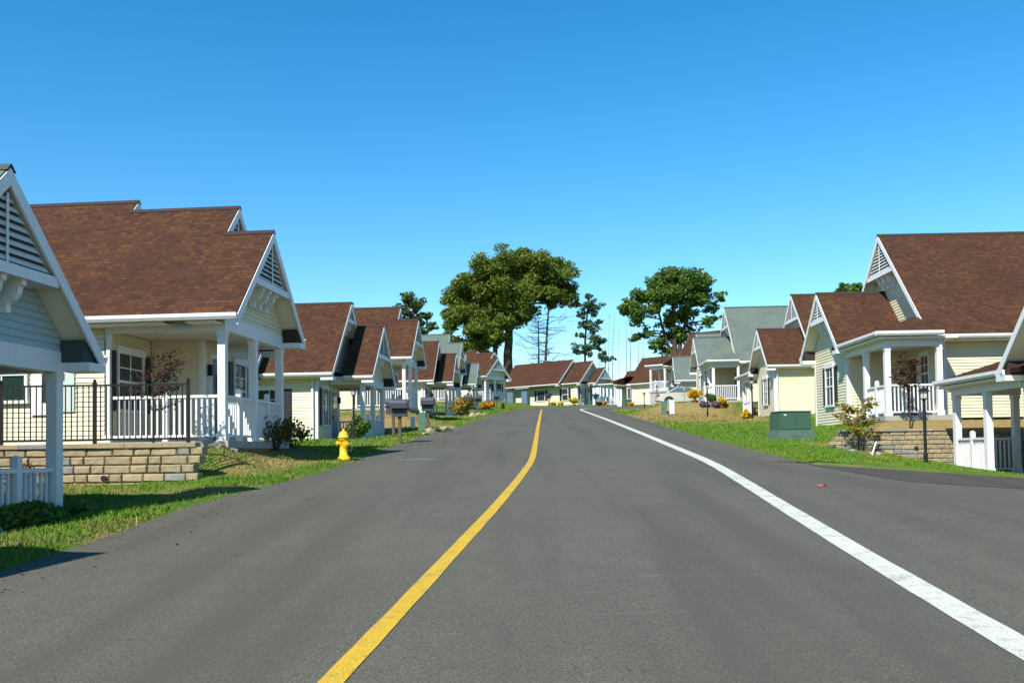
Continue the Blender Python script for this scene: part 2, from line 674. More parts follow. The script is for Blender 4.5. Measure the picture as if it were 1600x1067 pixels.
# ------------------------------------------------------------------ houses
class House:
    """local frame: u towards the street, v along the street (away from us unless flipped), z up from the porch floor"""
    def __init__(self, side, flip, theta, anchor, point, floor_drop, label, group, roof, lod, typ, name='cottage', hw=2.25, wall=None, ez=2.62, hb=2.2, hm=4.2):
        self.side, self.fl = side, (-1 if flip else 1)
        self.th = R(theta)
        self.roof, self.lod, self.typ, self.hw = roof, lod, typ, hw
        self.ez, self.hb, self.hm, self.paint = ez, hb, hm, 'siding'
        c, s = math.cos(self.th), math.sin(self.th)
        u, v, z = anchor
        lx, ly = side * u, self.fl * v
        self.o = Vector((point.x - (c * lx + s * ly), point.y - (-s * lx + c * ly), point.z - z))
        self.label, self.group, self.name = label, group, name
        vc, hv = (3.4, 3.6) if typ == 'A' else (5.0, 5.0)
        ucen = -6.4
        lx, ly = side * ucen, self.fl * vc
        cx, cy = self.o.x + c * lx + s * ly, self.o.y - s * lx + c * ly
        PADS.append((cx, cy, c, -s, 6.6, hv, self.o.z - floor_drop, *(wall or (None, 0))))
        self.root = None

    def start(self):
        self.root = empty(self.name, self.o, -self.th, self.label, 'house', self.group)
        self.cache = {}

    def mk(self, name, mb, mat, parent=None, smooth=False):
        me = mesh(name, mb, mat, smooth, (self.side, self.fl))
        return link(name, me, parent or self.root)

    def inst(self, key, name, make, mat, u, v, z, parent=None):
        if key not in self.cache:
            self.cache[key] = mesh(name, make(), mat, False, (self.side, self.fl))
        return link(name, self.cache[key], parent or self.root, (self.side * u, self.fl * v, z))

    def world(self, u, v, z):
        c, s = math.cos(self.th), math.sin(self.th)
        lx, ly = self.side * u, self.fl * v
        return Vector((self.o.x + c * lx + s * ly, self.o.y - s * lx + c * ly, self.o.z + z))


def clip_poly(poly, z0, z1):
    def cut(pts, zz, keep_above):
        out = []
        for i in range(len(pts)):
            a, b = pts[i], pts[(i + 1) % len(pts)]
            ia = (a[1] >= zz) == keep_above or a[1] == zz
            ib = (b[1] >= zz) == keep_above or b[1] == zz
            if ia:
                out.append(a)
            if ia != ib and a[1] != b[1]:
                t = (zz - a[1]) / (b[1] - a[1])
                out.append((a[0] + t * (b[0] - a[0]), zz))
        return out
    p = cut(poly, z0, True)
    if len(p) > 2:
        p = cut(p, z1, False)
    return p if len(p) > 2 else None


def plane(face, a):
    """front: wall facing the street at u=a;  near: wall at v=a facing -v;  far: facing +v"""
    if face == 'front':
        return lambda s, z, o: (a + o, s, z)
    if face == 'near':
        return lambda s, z, o: (s, a - o, z)
    return lambda s, z, o: (s, a + o, z)


def siding(H, face, a, poly, name='siding_wall', single=False, course=0.105):
    mat = H.paint
    P = plane(face, a)
    z0 = min(p[1] for p in poly)
    z1 = max(p[1] for p in poly)
    mb = MB()
    body = MB()
    body.face([P(s, z, -0.10) for s, z in poly])
    body.face([P(s, z, 0.0) for s, z in poly])
    for i in range(len(poly)):
        p, q = poly[i], poly[(i + 1) % len(poly)]
        body.face([P(p[0], p[1], -0.10), P(q[0], q[1], -0.10), P(q[0], q[1], 0), P(p[0], p[1], 0)])
    wall = H.mk(name, body, mat)
    k = 0
    z = z0
    while z < z1 - 0.01:
        zt = min(z + course, z1)
        q = clip_poly(poly, z, zt)
        if q:
            b = MB()
            lap = 0.020
            off = lambda zz: 0.003 + lap * (1 - (zz - z) / course)
            b.face([P(s, zz, off(zz)) for s, zz in q])
            low = sorted([p for p in q if abs(p[1] - z) < 1e-6])
            if len(low) >= 2:
                l, r = low[0], low[-1]
                b.face([P(l[0], z, 0.002), P(r[0], z, 0.002), P(r[0], z, off(z)), P(l[0], z, off(z))])
            if single:
                me = mesh('siding_board', b, mat, False, (H.side, H.fl), False)
                link('siding_board', me, wall)
            else:
                mb.v, base_i = mb.v, len(mb.v)
                mb.v += b.v
                mb.f += [tuple(base_i + i for i in f) for f in b.f]
                mb.uv += b.uv
        z += course
        k += 1
    if mb.f:
        o = link('siding_boards', mesh('siding_boards', mb, mat, False, (H.side, H.fl), False), wall)
        o['kind'] = 'stuff'
    return wall


def pbox(H, face, a, name, mat, s0, s1, z0, z1, o0, o1, parent=None):
    P = plane(face, a)
    p, q = P(s0, z0, o0), P(s1, z1, o1)
    mb = MB().box(min(p[0], q[0]), max(p[0], q[0]), min(p[1], q[1]), max(p[1], q[1]), min(p[2], q[2]), max(p[2], q[2]))
    return H.mk(name, mb, mat, parent)


def window(H, face, a, s0, s1, z0, z1, cols=2, rows=2, shutters=True, pane='pane', head=True, sash=True):
    P = plane(face, a)
    mb = MB()

    def bx(sa, sb, za, zb, oa, ob, m=mb):
        p, q = P(sa, za, oa), P(sb, zb, ob)
        m.box(min(p[0], q[0]), max(p[0], q[0]), min(p[1], q[1]), max(p[1], q[1]), min(p[2], q[2]), max(p[2], q[2]))
    t = 0.07
    bx(s0 - t, s0, z0, z1, .0, .075)
    bx(s1, s1 + t, z0, z1, .0, .075)
    bx(s0 - t - .03, s1 + t + .03, z0 - .07, z0, .0, .105)
    bx(s0 - t - .02, s1 + t + .02, z1, z1 + (.17 if head else .07), .0, .09)
    wn = H.mk('window', mb, 'trim')
    pb = MB()
    bx(s0, s1, z0, z1, .024, .034, pb)
    H.mk('pane', pb, pane, wn)
    zm = (z0 + z1) / 2
    if sash:
        m = MB()
        bx(s0, s1, zm - .03, zm + .03, .035, .062, m)
        H.mk('meeting_rail', m, 'trim', wn)
    if H.lod < 3:
        for c in range(1, cols):
            m = MB()
            s = s0 + (s1 - s0) * c / cols
            bx(s - .016, s + .016, z0, z1, .036, .05, m)
            H.mk('muntin', m, 'trim', wn)
        if H.lod < 2:
            for r in range(1, rows):
                m = MB()
                z = zm + (z1 - zm) * r / rows
                bx(s0, s1, z - .014, z + .014, .037, .049, m)
                H.mk('muntin', m, 'trim', wn)
    if shutters:
        wsh = min(.38, (s1 - s0) * .42)
        for sa, sb in ((s0 - t - wsh, s0 - t - .01), (s1 + t + .01, s1 + t + wsh)):
            m = MB()
            bx(sa, sb, z0 - .04, z1 + .04, .022, .045, m)
            sh = H.mk('shutter', m, 'shutter')
            m = MB()
            for za, zb in ((z0, zm - .04), (zm + .04, z1)):
                bx(sa + .05, sb - .05, za, zb, .045, .056, m)
            H.mk('shutter_panel', m, 'shutter', sh)
    return wn


def door(H, face, a, s0, s1, z1, mat='door'):
    pbox(H, face, a, 'door_frame', 'trim', s0 - .1, s1 + .1, 0.0, z1 + .1, .0, .05)
    d = pbox(H, face, a, 'door', mat, s0, s1, 0.02, z1, .01, .062)
    pbox(H, face, a, 'door_glass', 'pane', s0 + .14, s1 - .14, 1.0, z1 - .16, .02, .068, d)
    pbox(H, face, a, 'handle', 'iron', s1 - .09, s1 - .05, 0.95, 1.08, .06, .11, d)


def gable_roof(H, vc, hw, uf, ub, ez, ret=('n', 'f'), gut=('n', 'f'), slope=1.0, rake=True, bk=None, cut=0.0):
    """two roof slopes, ridge cap, rake boards, rake soffits, gutters and eave returns"""
    th = .15
    mat = H.roof
    zr_ = ez + hw * slope
    L = math.hypot(1, slope)
    for sg in (-1, 1):
        ve = vc + sg * hw
        mb = MB()
        ulen = uf - ub
        sl = hw * L
        top = [(uf, ve, ez), (ub, ve, ez), (ub, vc, zr_), (uf, vc, zr_)]
        mb.face(top, [(-uf, 0), (-ub, 0), (-ub, sl), (-uf, sl)])
        bot = [(x, y, z - th) for x, y, z in top]
        mb.face(bot[::-1])
        for i in range(4):
            j = (i + 1) % 4
            mb.face([top[i], bot[i], bot[j], top[j]])
        H.mk('roof_slope', mb, mat)
        if rake:
            c0 = cut if sg < 0 else 0.0      # where a lower roof in front covers the foot of the rake
            vr_, er_ = ve + c0, ez + c0
            mb = MB().prism([(vr_, er_ - .26), (vr_, er_ - .03), (vc, zr_ - .03), (vc, zr_ - .26)] if sg < 0 else
                            [(vc, zr_ - .26), (vc, zr_ - .03), (ve, ez - .03), (ve, ez - .26)], 'u', uf - .012, uf + .022)
            H.mk('rake_board', mb, 'trim')
            a, b = vr_ + (-sg) * .02, vc
            za, zb = er_ + (.02 - th - .003), zr_ - th - .003
            mb = MB()
            q = [(uf - .46, a, za), (uf - .015, a, za), (uf - .015, b, zb), (uf - .46, b, zb)]
            mb.face(q)
            mb.face([(x, y, z - .012) for x, y, z in q][::-1])
            for i in range(4):
                j = (i + 1) % 4
                mb.face([q[i], (q[i][0], q[i][1], q[i][2] - .012), (q[j][0], q[j][1], q[j][2] - .012), q[j]])
            H.mk('rake_soffit', mb, 'ceiling')
        key = 'n' if sg < 0 else 'f'
        if key in gut:
            g = ve + sg * .004
            prof = [(g, ez - .15), (g + sg * .075, ez - .15), (g + sg * .115, ez - .09), (g + sg * .115, ez - .02), (g + sg * .095, ez - .02),
                    (g + sg * .09, ez - .045), (g, ez - .045)]
            H.mk('gutter', MB().prism(prof, 'u', uf + .02, (bk if bk is not None else ub) + .01), 'trim')
            # soffit box from the eave back to the wall
            y0, y1 = sorted((ve - sg * .004, ve - sg * .45))
            H.mk('eave_soffit', MB().box(ub + .02, uf - .47, y0, y1, ez - .20, ez - .17), 'ceiling')
            H.mk('fascia', MB().box(ub + .01, uf - .475, min(ve - sg * .005, ve - sg * .03), max(ve - sg * .005, ve - sg * .03), ez - .168, ez - .152), 'trim')
        if key in ret and rake:
            v0, v1 = ve + sg * .03, ve - sg * .42
            a, b = sorted((v0, v1))
            H.mk('eave_return', MB().box(uf - .44, uf + .03, a, b, ez - .30, ez - .17), 'trim')
            r = MB()
            r.prism([(a, ez - .168), (b, ez - .168), (b, ez - .168 + (.34 if sg < 0 else .02)), (a, ez - .168 + (.02 if sg < 0 else .34))], 'u', uf - .43, uf - .05)
            H.mk('return_cap', r, 'cap_brown' if mat == 'roof_brown' else 'cap_green')
    cap = MB().prism([(vc - .10, zr_ - .078), (vc, zr_ + .028), (vc + .10, zr_ - .078), (vc, zr_ + .006)], 'u', ub, uf + .03)
    H.mk('ridge_cap', cap, 'cap_brown' if mat == 'roof_brown' else 'cap_green')


def bracket_mb():
    prof = [(0, 0), (.36, 0), (.36, -.07), (.31, -.10), (.29, -.19), (.23, -.27), (.16, -.30), (.13, -.34), (.13, -.44), (0, -.44)]
    return MB().prism(prof, 'v', -.05, .05)


def louvre(H, vc, uf, zapex, depth, wallu):
    """triangular slatted vent that stands out under the peak, its sill and curled brackets"""
    zb = zapex - depth
    hwid = depth
    back = MB().prism([(vc - hwid + .03, zb), (vc + hwid - .03, zb), (vc, zapex - .03)], 'u', uf - .16, uf - .13)
    vent = H.mk('louvre_vent', back, 'vent_back')
    n = max(4, int(depth / .105))
    st = depth / n
    slats = MB()
    for i in range(n - 1):
        z = zb + .03 + i * st
        h = (zapex - z) - .16
        if h < .06:
            continue
        mb = MB()
        q = [(uf - .045, z), (uf - .03, z), (uf - .10, z + st * .78), (uf - .115, z + st * .78)]
        if H.lod < 2:
            mb.prism(q, 'v', vc - h, vc + h)
            H.mk('slat', mb, 'trim', vent)
        else:
            slats.prism(q, 'v', vc - h, vc + h)
    if slats.f:
        H.mk('slats', slats, 'trim', vent)['kind'] = 'stuff'
    H.mk('vent_mullion', MB().box(uf - .03, uf - .018, vc - .02, vc + .02, zb, zapex - .2), 'trim', vent)
    H.mk('vent_sill', MB().box(wallu + .02, uf + .0, vc - hwid + .02, vc + hwid - .02, zb - .15, zb), 'trim', vent)
    if H.lod < 3:
        for dv in (-.42, 0, .42):
            H.inst('br', 'bracket', bracket_mb, 'trim', wallu + .022, vc + dv, zb - .152, vent)


def post(H, u, v, z0, z1, r=.085):
    def mk():
        m = MB()
        m.box(-r, r, -r, r, 0, z1 - z0)
        m.box(-r - .02, r + .02, -r - .02, r + .02, 0, .16)
        m.box(-r - .015, r + .015, -r - .015, r + .015, z1 - z0 - .12, z1 - z0 - .003)
        return m
    return H.inst(('post', z1 - z0, r), 'post', mk, 'trim', u, v, z0)


def rail(H, p0, p1, newel=True):
    """porch railing between two (u, v) points"""
    du, dv = p1[0] - p0[0], p1[1] - p0[1]
    L = math.hypot(du, dv)
    along_v = abs(dv) > abs(du)

    def bar(z0, z1, t):
        a, b = sorted((p0, p1))
        if along_v:
            y0, y1 = sorted((p0[1], p1[1]))
            return MB().box(p0[0] - t, p0[0] + t, y0, y1, z0, z1)
        x0, x1 = sorted((p0[0], p1[0]))
        return MB().box(x0, x1, p0[1] - t, p0[1] + t, z0, z1)
    top = H.mk('top_rail', bar(.93, .99, .045), 'trim')
    H.mk('bottom_rail', bar(.09, .14, .03), 'trim')
    n = max(2, int(round(L / .125)))
    allb = MB()
    for i in range(1, n):
        t = i / n
        u, v = p0[0] + du * t, p0[1] + dv * t
        if newel and abs(t - .5) < .06 and L > 1.3:
            continue
        if H.lod < 3:
            H.inst('bal', 'baluster', lambda: MB().box(-.02, .02, -.02, .02, .13, .94), 'trim', u, v, 0, top)
        else:
            allb.box(u - .02, u + .02, v - .02, v + .02, .13, .94)
    if allb.f:
        H.mk('balusters', allb, 'trim', top)['kind'] = 'stuff'
    if newel and L > 1.3:
        u, v = p0[0] + du * .5, p0[1] + dv * .5
        m = MB().box(u - .055, u + .055, v - .055, v + .055, 0, 1.14)
        m.prism([(u - .055, 1.14), (u + .055, 1.14), (u, 1.18)], 'v', v - .055, v + .055)
        H.mk('newel', m, 'trim')


def downspout(H, u, v, z0, z1):
    H.mk('downspout', MB().box(u - .04, u + .04, v - .035, v + .035, z0, z1), 'trim')


def wall_lamp(H, face, a, s, z):
    P = plane(face, a)
    p = P(s, z, .02)
    q = P(s, z, .14)
    m = MB()
    x0, x1 = sorted((p[0], q[0]))
    y0, y1 = sorted((p[1], q[1]))
    if face == 'front':
        y0, y1 = y0 - .06, y1 + .06
    else:
        x0, x1 = x0 - .06, x1 + .06
    m.box(x0, x1, y0, y1, z - .13, z + .13)
    H.mk('wall_lamp', m, 'iron')


def cottage_a(H, single=False):
    """stepped gables: open porch under the front gable, recessed corner porch, taller body behind"""
    H.start()
    hw1 = H.hw
    hw2, hw3 = hw1 + .84, hw1 + 1.18
    ez = H.ez
    zb = ez - .32                          # underside of the porch beam
    uf, u2, u3, ub = .5, -.65, -3.4, -13.0
    gable_roof(H, hw1, hw1, uf, u2 + .002, ez, ret=('n', 'f') if H.fl < 0 else ('f',))
    gable_roof(H, hw2, hw2, u2, u3 + .002, ez, ret=('f',), cut=hw1 - .35)
    gable_roof(H, hw3, hw3, u3, ub, ez, ret=('f',), cut=hw2 - .35)
    ve = 2 * hw1 - .45                     # far post line
    # gable faces
    wu = .05
    zt = ez
    k = ez - .16 - .0
    tri = lambda vc, hw, z0: [(vc - hw + .02 + max(0, z0 - k), z0), (vc + hw - .02 - max(0, z0 - k), z0), (vc, k + hw - .02)]
    t1 = [(.38, zt), (2 * hw1 - .38, zt), (2 * hw1 - .38, k + .36), (hw1, k + hw1 - .02), (.38, k + .36)]
    siding(H, 'front', wu, t1, 'gable_wall', single=single)
    siding(H, 'front', u2 - .45, tri(hw2, hw2, ez + .2), 'gable_wall')
    siding(H, 'front', u3 - .45, tri(hw3, hw3, ez + .2), 'gable_wall')
    louvre(H, hw1, uf, ez + hw1 - .16, 1.12, wu)
    if H.lod < 3:
        louvre(H, hw2, u2, ez + hw2 - .16, .55, u2 - .45)
    # beams, ceiling, floor
    H.mk('beam', MB().box(-.12, .085, .36, 2 * hw1 - .36, zb, ez - .003), 'trim')
    H.mk('beam', MB().box(-2.6, -.123, .36, .56, zb, ez - .003), 'trim')
    H.mk('beam', MB().box(-1.3, -.123, ve - .11, ve + .09, zb, ez - .003), 'trim')
    H.mk('porch_ceiling', MB().box(-2.62, -.125, .565, ve - .115, ez - .22, ez - .205), 'ceiling')
    H.mk('porch_floor', MB().box(-2.75, .18, .28, 2 * hw1 - .28, -.16, -.002), 'concrete')
    H.mk('porch_skirt', MB().box(-2.7, .08, .38, 2 * hw1 - .38, -1.1, -.165), 'concrete')
    H.mk('foundation', MB().box(ub + .5, -2.76, .5, 2 * hw2 - .5, -1.1, -.06), 'concrete')
    # walls
    vN, vF = .45, 2 * hw2 - .45
    uw, ue, vr = -2.65, -1.35, 2.55
    siding(H, 'near', vN, [(ub + .45, -.05), (uw, -.05), (uw, ez - .18), (ub + .45, ez - .18)])
    siding(H, 'front', uw, [(vN, 0), (vr - .0, 0), (vr, ez - .225), (vN, ez - .225)])
    siding(H, 'near', vr, [(uw + .03, 0), (ue, 0), (ue, ez - .225), (uw + .03, ez - .225)])
    siding(H, 'front', ue, [(vr, -.05), (vF, -.05), (vF, ez - .02), (vr, ez - .02)])
    siding(H, 'far', vF, [(ub + .45, -.05), (ue, -.05), (ue, ez - .18), (ub + .45, ez - .18)])
    H.mk('back_wall', MB().box(ub + .3, ub + .44, vN, vF, -.05, 2.5), 'siding')
    for u, v in ((ue, vr), (ue, vF)):
        a, b = u - .09, u + .032
        s = -1 if v != vF else 1
        y0, y1 = sorted((v + s * .03, v - s * .09))
        H.mk('corner_board', MB().box(a, b, y0, y1, -.06, ez - .20), 'trim')
    # posts and rails
    pv = [.45, hw1 + .0, ve]
    for v in pv:
        post(H, 0, v, 0, zb)
    post(H, uw + .09, .45, 0, zb, .04)
    rail(H, (0, pv[0] + .09), (0, pv[1] - .09))
    rail(H, (0, pv[1] + .09), (0, pv[2] - .09))
    rail(H, (-.09, .45), (uw + .2, .45))
    # openings
    window(H, 'front', uw, .95, 2.05, .75, 2.0)
    door(H, 'front', ue, 3.0, 3.85, 2.05, 'door')
    window(H, 'front', ue, hw1 * 2 - .1, hw1 * 2 + .62, .7, 2.05)
    wall_lamp(H, 'front', ue, 2.82, 1.75)
    window(H, 'far', vF, -3.6, -2.75, .62, 2.0)
    window(H, 'far', vF, -7.6, -6.4, .75, 2.0)
    downspout(H, ue - .16, vF + .09, -.1, ez - .14)
    return H


def cottage_b(H):
    """street bay under a gable, wrap-round hipped porch beside it, tall body behind"""
    H.start()
    ez = 2.63
    vc, hb, hm = 5.9, H.hb, H.hm
    vm = 1.05 + hm if hm > 3.9 else vc
    uf, um, ub = .46, -1.65, -12.5
    gable_roof(H, vc, hb, uf, um - 2.6, ez, bk=um - .45, gut=('f', 'n') if H.fl < 0 else ('f',))
    gable_roof(H, vm, hm, um, ub, ez)
    k = ez - .16
    t1 = [(vc - hb + .38, -.12), (vc + hb - .38, -.12), (vc + hb - .38, k + .36), (vc, k + hb - .02), (vc - hb + .38, k + .36)]
    siding(H, 'front', .0, t1, 'bay_wall')
    tm = [(vm - hm + .40, 2.2), (vm + hm - .40, 2.2), (vm + hm - .4, k + .38), (vm, k + hm - .02), (vm - hm + .4, k + .38)]
    siding(H, 'front', um - .45, tm, 'gable_wall')
    louvre(H, vc, uf, ez + hb - .16, .85, .0)
    louvre(H, vm, um, ez + hm - .16, 1.25, um - .45)
    # hipped porch roof
    v0, v1, u0, u1 = .05, 4.6, .36, -1.62
    s = .36
    zt = lambda u: ez + s * (u0 - u)
    mb = MB()
    A, D = (u0, v0, ez), (u0, v1, ez)
    B = (u1, v0, ez)
    uu = um - .44
    hipv = v0 + (u0 - uu)
    C = (uu, hipv, zt(uu))
    Bn = (u1, v0 + (u0 - u1), zt(u1))
    E = (uu, v1, zt(uu))
    mb.face([A, B, Bn], [(0, 0), (2, 0), (2, 2.2)])
    mb.face([A, Bn, C, E, D], [(0, 0), (2, 2.2), (2.5, 2.7), (4.6, 2.7), (4.6, 0)])
    mb.face([B, (u1, v0, ez - .12), (u1, 2.5, ez - .12), Bn])
    mb.face([A, (u0, v0, ez - .12), (u1, v0, ez - .12), B])
    mb.face([A, D, (u0, v1, ez - .12), (u0, v0, ez - .12)])
    H.mk('porch_roof', mb, H.roof)
    gp = lambda g, sg: [(g, ez - .15), (g + sg * .075, ez - .15), (g + sg * .115, ez - .09), (g + sg * .115, ez - .01), (g + sg * .095, ez - .01), (g, ez - .03)]
    H.mk('gutter', MB().prism(gp(v0 - .004, -1), 'u', u1, u0 + .11), 'trim')
    pr = [(x, z) for x, z in gp(u0 + .004, 1)]
    H.mk('gutter', MB().prism(pr, 'v', v0 - .004, vc - hb + .25), 'trim')
    H.mk('porch_ceiling', MB().box(-2.08, u0 - .01, v0 + .01, 4.0, ez - .24, ez - .17), 'ceiling')
    H.mk('beam', MB().box(-.10, .10, .30, 3.98, 2.18, ez - .245), 'trim')
    H.mk('beam', MB().box(-1.75, -.103, .30, .50, 2.18, ez - .245), 'trim')
    H.mk('porch_floor', MB().box(-2.1, .16, .22, 4.05, -.16, -.002), 'concrete')
    H.mk('porch_skirt', MB().box(-2.05, .10, .30, 4.05, -1.3, -.165), 'concrete')
    H.mk('foundation', MB().box(ub + .5, -.1, 4.2, 7.7, -1.3, -.125), 'concrete')
    H.mk('foundation', MB().box(ub + .5, -2.2, 2.1, 9.6, -1.3, -.065), 'concrete')
    vn, vb, vf, vmf = vm - hm + .45, 4.07, vc + hb - .38, vm + hm - .45
    um_w = um - .45
    siding(H, 'near', vb, [(um_w, -.1), (0, -.1), (0, ez - .18), (um_w, ez - .18)])
    siding(H, 'front', um_w, [(vn, 0), (vb, 0), (vb, 2.45), (vn, 2.45)])
    siding(H, 'near', vn, [(ub + .45, -.05), (um_w, -.05), (um_w, ez - .18), (ub + .45, ez - .18)])
    siding(H, 'far', vf, [(um_w, -.12), (0, -.12), (0, ez - .18), (um_w, ez - .18)])
    siding(H, 'far', vmf, [(ub + .45, -.05), (um_w, -.05), (um_w, ez - .18), (ub + .45, ez - .18)])
    siding(H, 'front', um_w, [(vf, -.05), (vmf, -.05), (vmf, 2.15), (vf, 2.15)])
    H.mk('back_wall', MB().box(ub + .3, ub + .44, vn, vmf, -.05, 2.5), 'siding')
    for u, v, sgn in ((0, vb, -1), (0, vf, 1), (um_w, vn, -1), (um_w, vmf, 1)):
        y0, y1 = sorted((v + sgn * .032, v - sgn * .09))
        H.mk('corner_board', MB().box(u - .10, u + .034, y0, y1, -.11, 2.43), 'trim')
    for u, v in ((0, .4), (0, 2.2), (-1.62, .4)):
        post(H, u, v, 0, 2.18)
    rail(H, (0, .49), (0, 2.11))
    rail(H, (-.09, .4), (-1.53, .4), newel=False)
    if H is R0:
        rail(H, (-1.5, 2.2), (-1.5, 4.0), newel=False)
    window(H, 'front', 0, vc - .40, vc + .40, .62, 2.0)
    window(H, 'front', um_w, 2.2, 2.8, .9, 2.05, shutters=False)
    door(H, 'front', um_w, 3.15, 3.95, 2.05, 'red_door')
    window(H, 'near', vn, -5.9, -5.0, .9, 2.0, shutters=False)
    window(H, 'near', vn, -9.3, -8.2, .8, 2.0)
    window(H, 'far', vmf, -6.4, -5.2, .8, 2.0)
    downspout(H, um_w - .16, vn - .08, -.1, ez - .14)
    downspout(H, -1.62, .26, 0, ez - .14)
    downspout(H, -.12, vf + .09, -.1, ez - .14)
    return H


EA, EB = 2.62, 2.63
GL, GR = 'cottages along the left of the street', 'cottages along the right of the street'
APX = lambda hw: (.5, hw, EA + hw)
APB = (.46, 5.9, EB + 2.2)
HOUSES = []


def addA(*a, **k):
    h = House(*a, **k)
    HOUSES.append(h)
    return h


L0 = House(1, True, 5, APX(2.25), Vector((-6.45, 5.75, 5.05)), .15, 'cream cottage standing next to the one with the slatted porch rail', GL, 'roof_green', 2, 'A')
L1 = House(1, True, 6, (.5, 2.25, 4.99), at(15, 259, 12.1), .18, 'cream cottage with blue shade painted into its siding, slatted porch rail and grey green roof below block wall', GL, 'roof_green', 0, 'A', wall=('L', -1), ez=2.74)
L1.paint = 'siding_shade'
L2 = House(1, False, 5, (.5, 2.25, 4.94), at(427, 361, 21.65), .22, 'cream cottage with brown three-step roof above the block wall and iron fence', GL, 'roof_brown', 1, 'A', wall=('L', 1), ez=2.69)
L3 = House(1, True, 4, APX(2.25), at(600, 508, 38.3), .12, 'cream cottage with brown roof behind the yellow fire hydrant', GL, 'roof_brown', 1, 'A')
L4 = House(1, False, 4, APX(2.25), at(654, 499, 50.5), .25, 'cream cottage with brown roof raised on the dry bank behind the double mailbox', GL, 'roof_brown', 2, 'A')
L5 = House(1, True, 4, APX(2.25), at(713, 552, 69), .15, 'cream cottage with low brown roof standing before the tall green roofed one', GL, 'roof_brown', 3, 'A')
L6 = House(1, False, 5, APX(2.25), at(722, 535, 77), .25, 'cream cottage with tall grey green stepped roof and white porch rail', GL, 'roof_green', 3, 'A')
L7 = House(1, True, 6, APX(2.25), at(748, 567, 93), .15, 'cream cottage with low grey green porch roof next to the big oak', GL, 'roof_green', 3, 'A')
E0 = House(1, False, 38, APX(2.1), at(778, 559, 103), .2, 'cream cottage whose double gable faces down the street before the big oak', 'cottages at the end of the street', 'roof_brown', 3, 'A', hw=2.1)
E1 = House(1, True, 42, APX(1.9), at(945, 574, 112), .2, 'cream cottage closing the end of the street with small porch gable and shuttered windows', 'cottages at the end of the street', 'roof_brown', 3, 'A', hw=1.9)
R0 = House(-1, True, 1.5, (0, 2.2, 0), at(1547, 742, 24.3), .1, 'cream cottage with hipped porch corner in front of the tan block wall', GR, 'roof_brown', 1, 'B', wall=('R', -1))
R1 = House(-1, False, 1.2, APB, at(1275, 458, 34.6), .2, 'cream cottage with tall brown roof and corner porch above the tan block wall', GR, 'roof_brown', 1, 'B', wall=('R', 1))
R2 = House(-1, True, 1.5, APB, at(1182, 514, 51.5), .15, 'cream cottage with brown roof behind the green transformer box', GR, 'roof_brown', 1, 'B')
R3 = House(-1, False, 3, APB, at(1083, 527, 66), .2, 'cream cottage with tall grey green roof and white rail above the flower bed', GR, 'roof_green', 2, 'B')
R4 = House(-1, True, 6, APB, at(1051, 557, 80), .15, 'cream cottage with low grey green roof behind the parked car', GR, 'roof_green', 3, 'B')
R5 = House(-1, False, 38, (-1.65, 5.9, EB + 3.6), at(1078, 521, 97), .15, 'cream cottage with brown roof and lit side wall beyond the parked car', GR, 'roof_brown', 3, 'B', hb=1.9, hm=3.6)
R6 = House(-1, False, 42, (-1.65, 5.9, EB + 3.2), at(1003, 560, 110), .15, 'cream cottage with wide brown roof at the bend behind the slim lamp post', GR, 'roof_brown', 3, 'B', hb=1.8, hm=3.2)


# ------------------------------------------------------------------ ground, road, markings
def axis(segs):
    out = []
    for a, b, st in segs:
        n = max(1, int(round((b - a) / st)))
        out += [a + (b - a) * i / n for i in range(n)]
    out.append(segs[-1][1])
    return np.array(out)


def grid_mesh(name, X, Y, Z, mat, attrs=None, smooth=True):
    ny, nx = X.shape
    co_ = np.stack([X, Y, Z], -1).reshape(-1, 3)
    i = np.arange(ny - 1)[:, None] * nx + np.arange(nx - 1)[None, :]
    q = np.stack([i, i + 1, i + nx + 1, i + nx], -1).reshape(-1, 4)
    return np_mesh(name, co_, q, mat, attrs, smooth)


def np_mesh(name, co_, faces, mat, attrs=None, smooth=False):
    me = bpy.data.meshes.new(name)
    k = faces.shape[1]
    me.vertices.add(len(co_))
    me.vertices.foreach_set('co', np.ascontiguousarray(co_, dtype=np.float32).ravel())
    me.loops.add(faces.size)
    me.loops.foreach_set('vertex_index', np.ascontiguousarray(faces, dtype=np.int32).ravel())
    me.polygons.add(len(faces))
    me.polygons.foreach_set('loop_start', np.arange(0, faces.size, k, dtype=np.int32))
    if smooth:
        me.polygons.foreach_set('use_smooth', np.ones(len(faces), dtype=bool))
    for an, av in (attrs or {}).items():
        at_ = me.attributes.new(an, 'FLOAT', 'POINT')
        at_.data.foreach_set('value', np.ascontiguousarray(av, dtype=np.float32).ravel())
    me.update(calc_edges=True)
    me.materials.append(MATS[mat])
    return me


def fnoise(x, y, s, seed=0):
    """cheap smooth value noise on arrays"""
    r = np.random.default_rng(seed).random((257, 257))
    a, b = x / s + 1000.3, y / s + 1000.7
    i, j = np.floor(a).astype(int), np.floor(b).astype(int)
    u, v = a - i, b - j
    u, v = u * u * (3 - 2 * u), v * v * (3 - 2 * v)
    i0, i1, j0, j1 = i % 256, (i + 1) % 256, j % 256, (j + 1) % 256
    return (r[i0, j0] * (1 - u) + r[i1, j0] * u) * (1 - v) + (r[i0, j1] * (1 - u) + r[i1, j1] * u) * v - .5


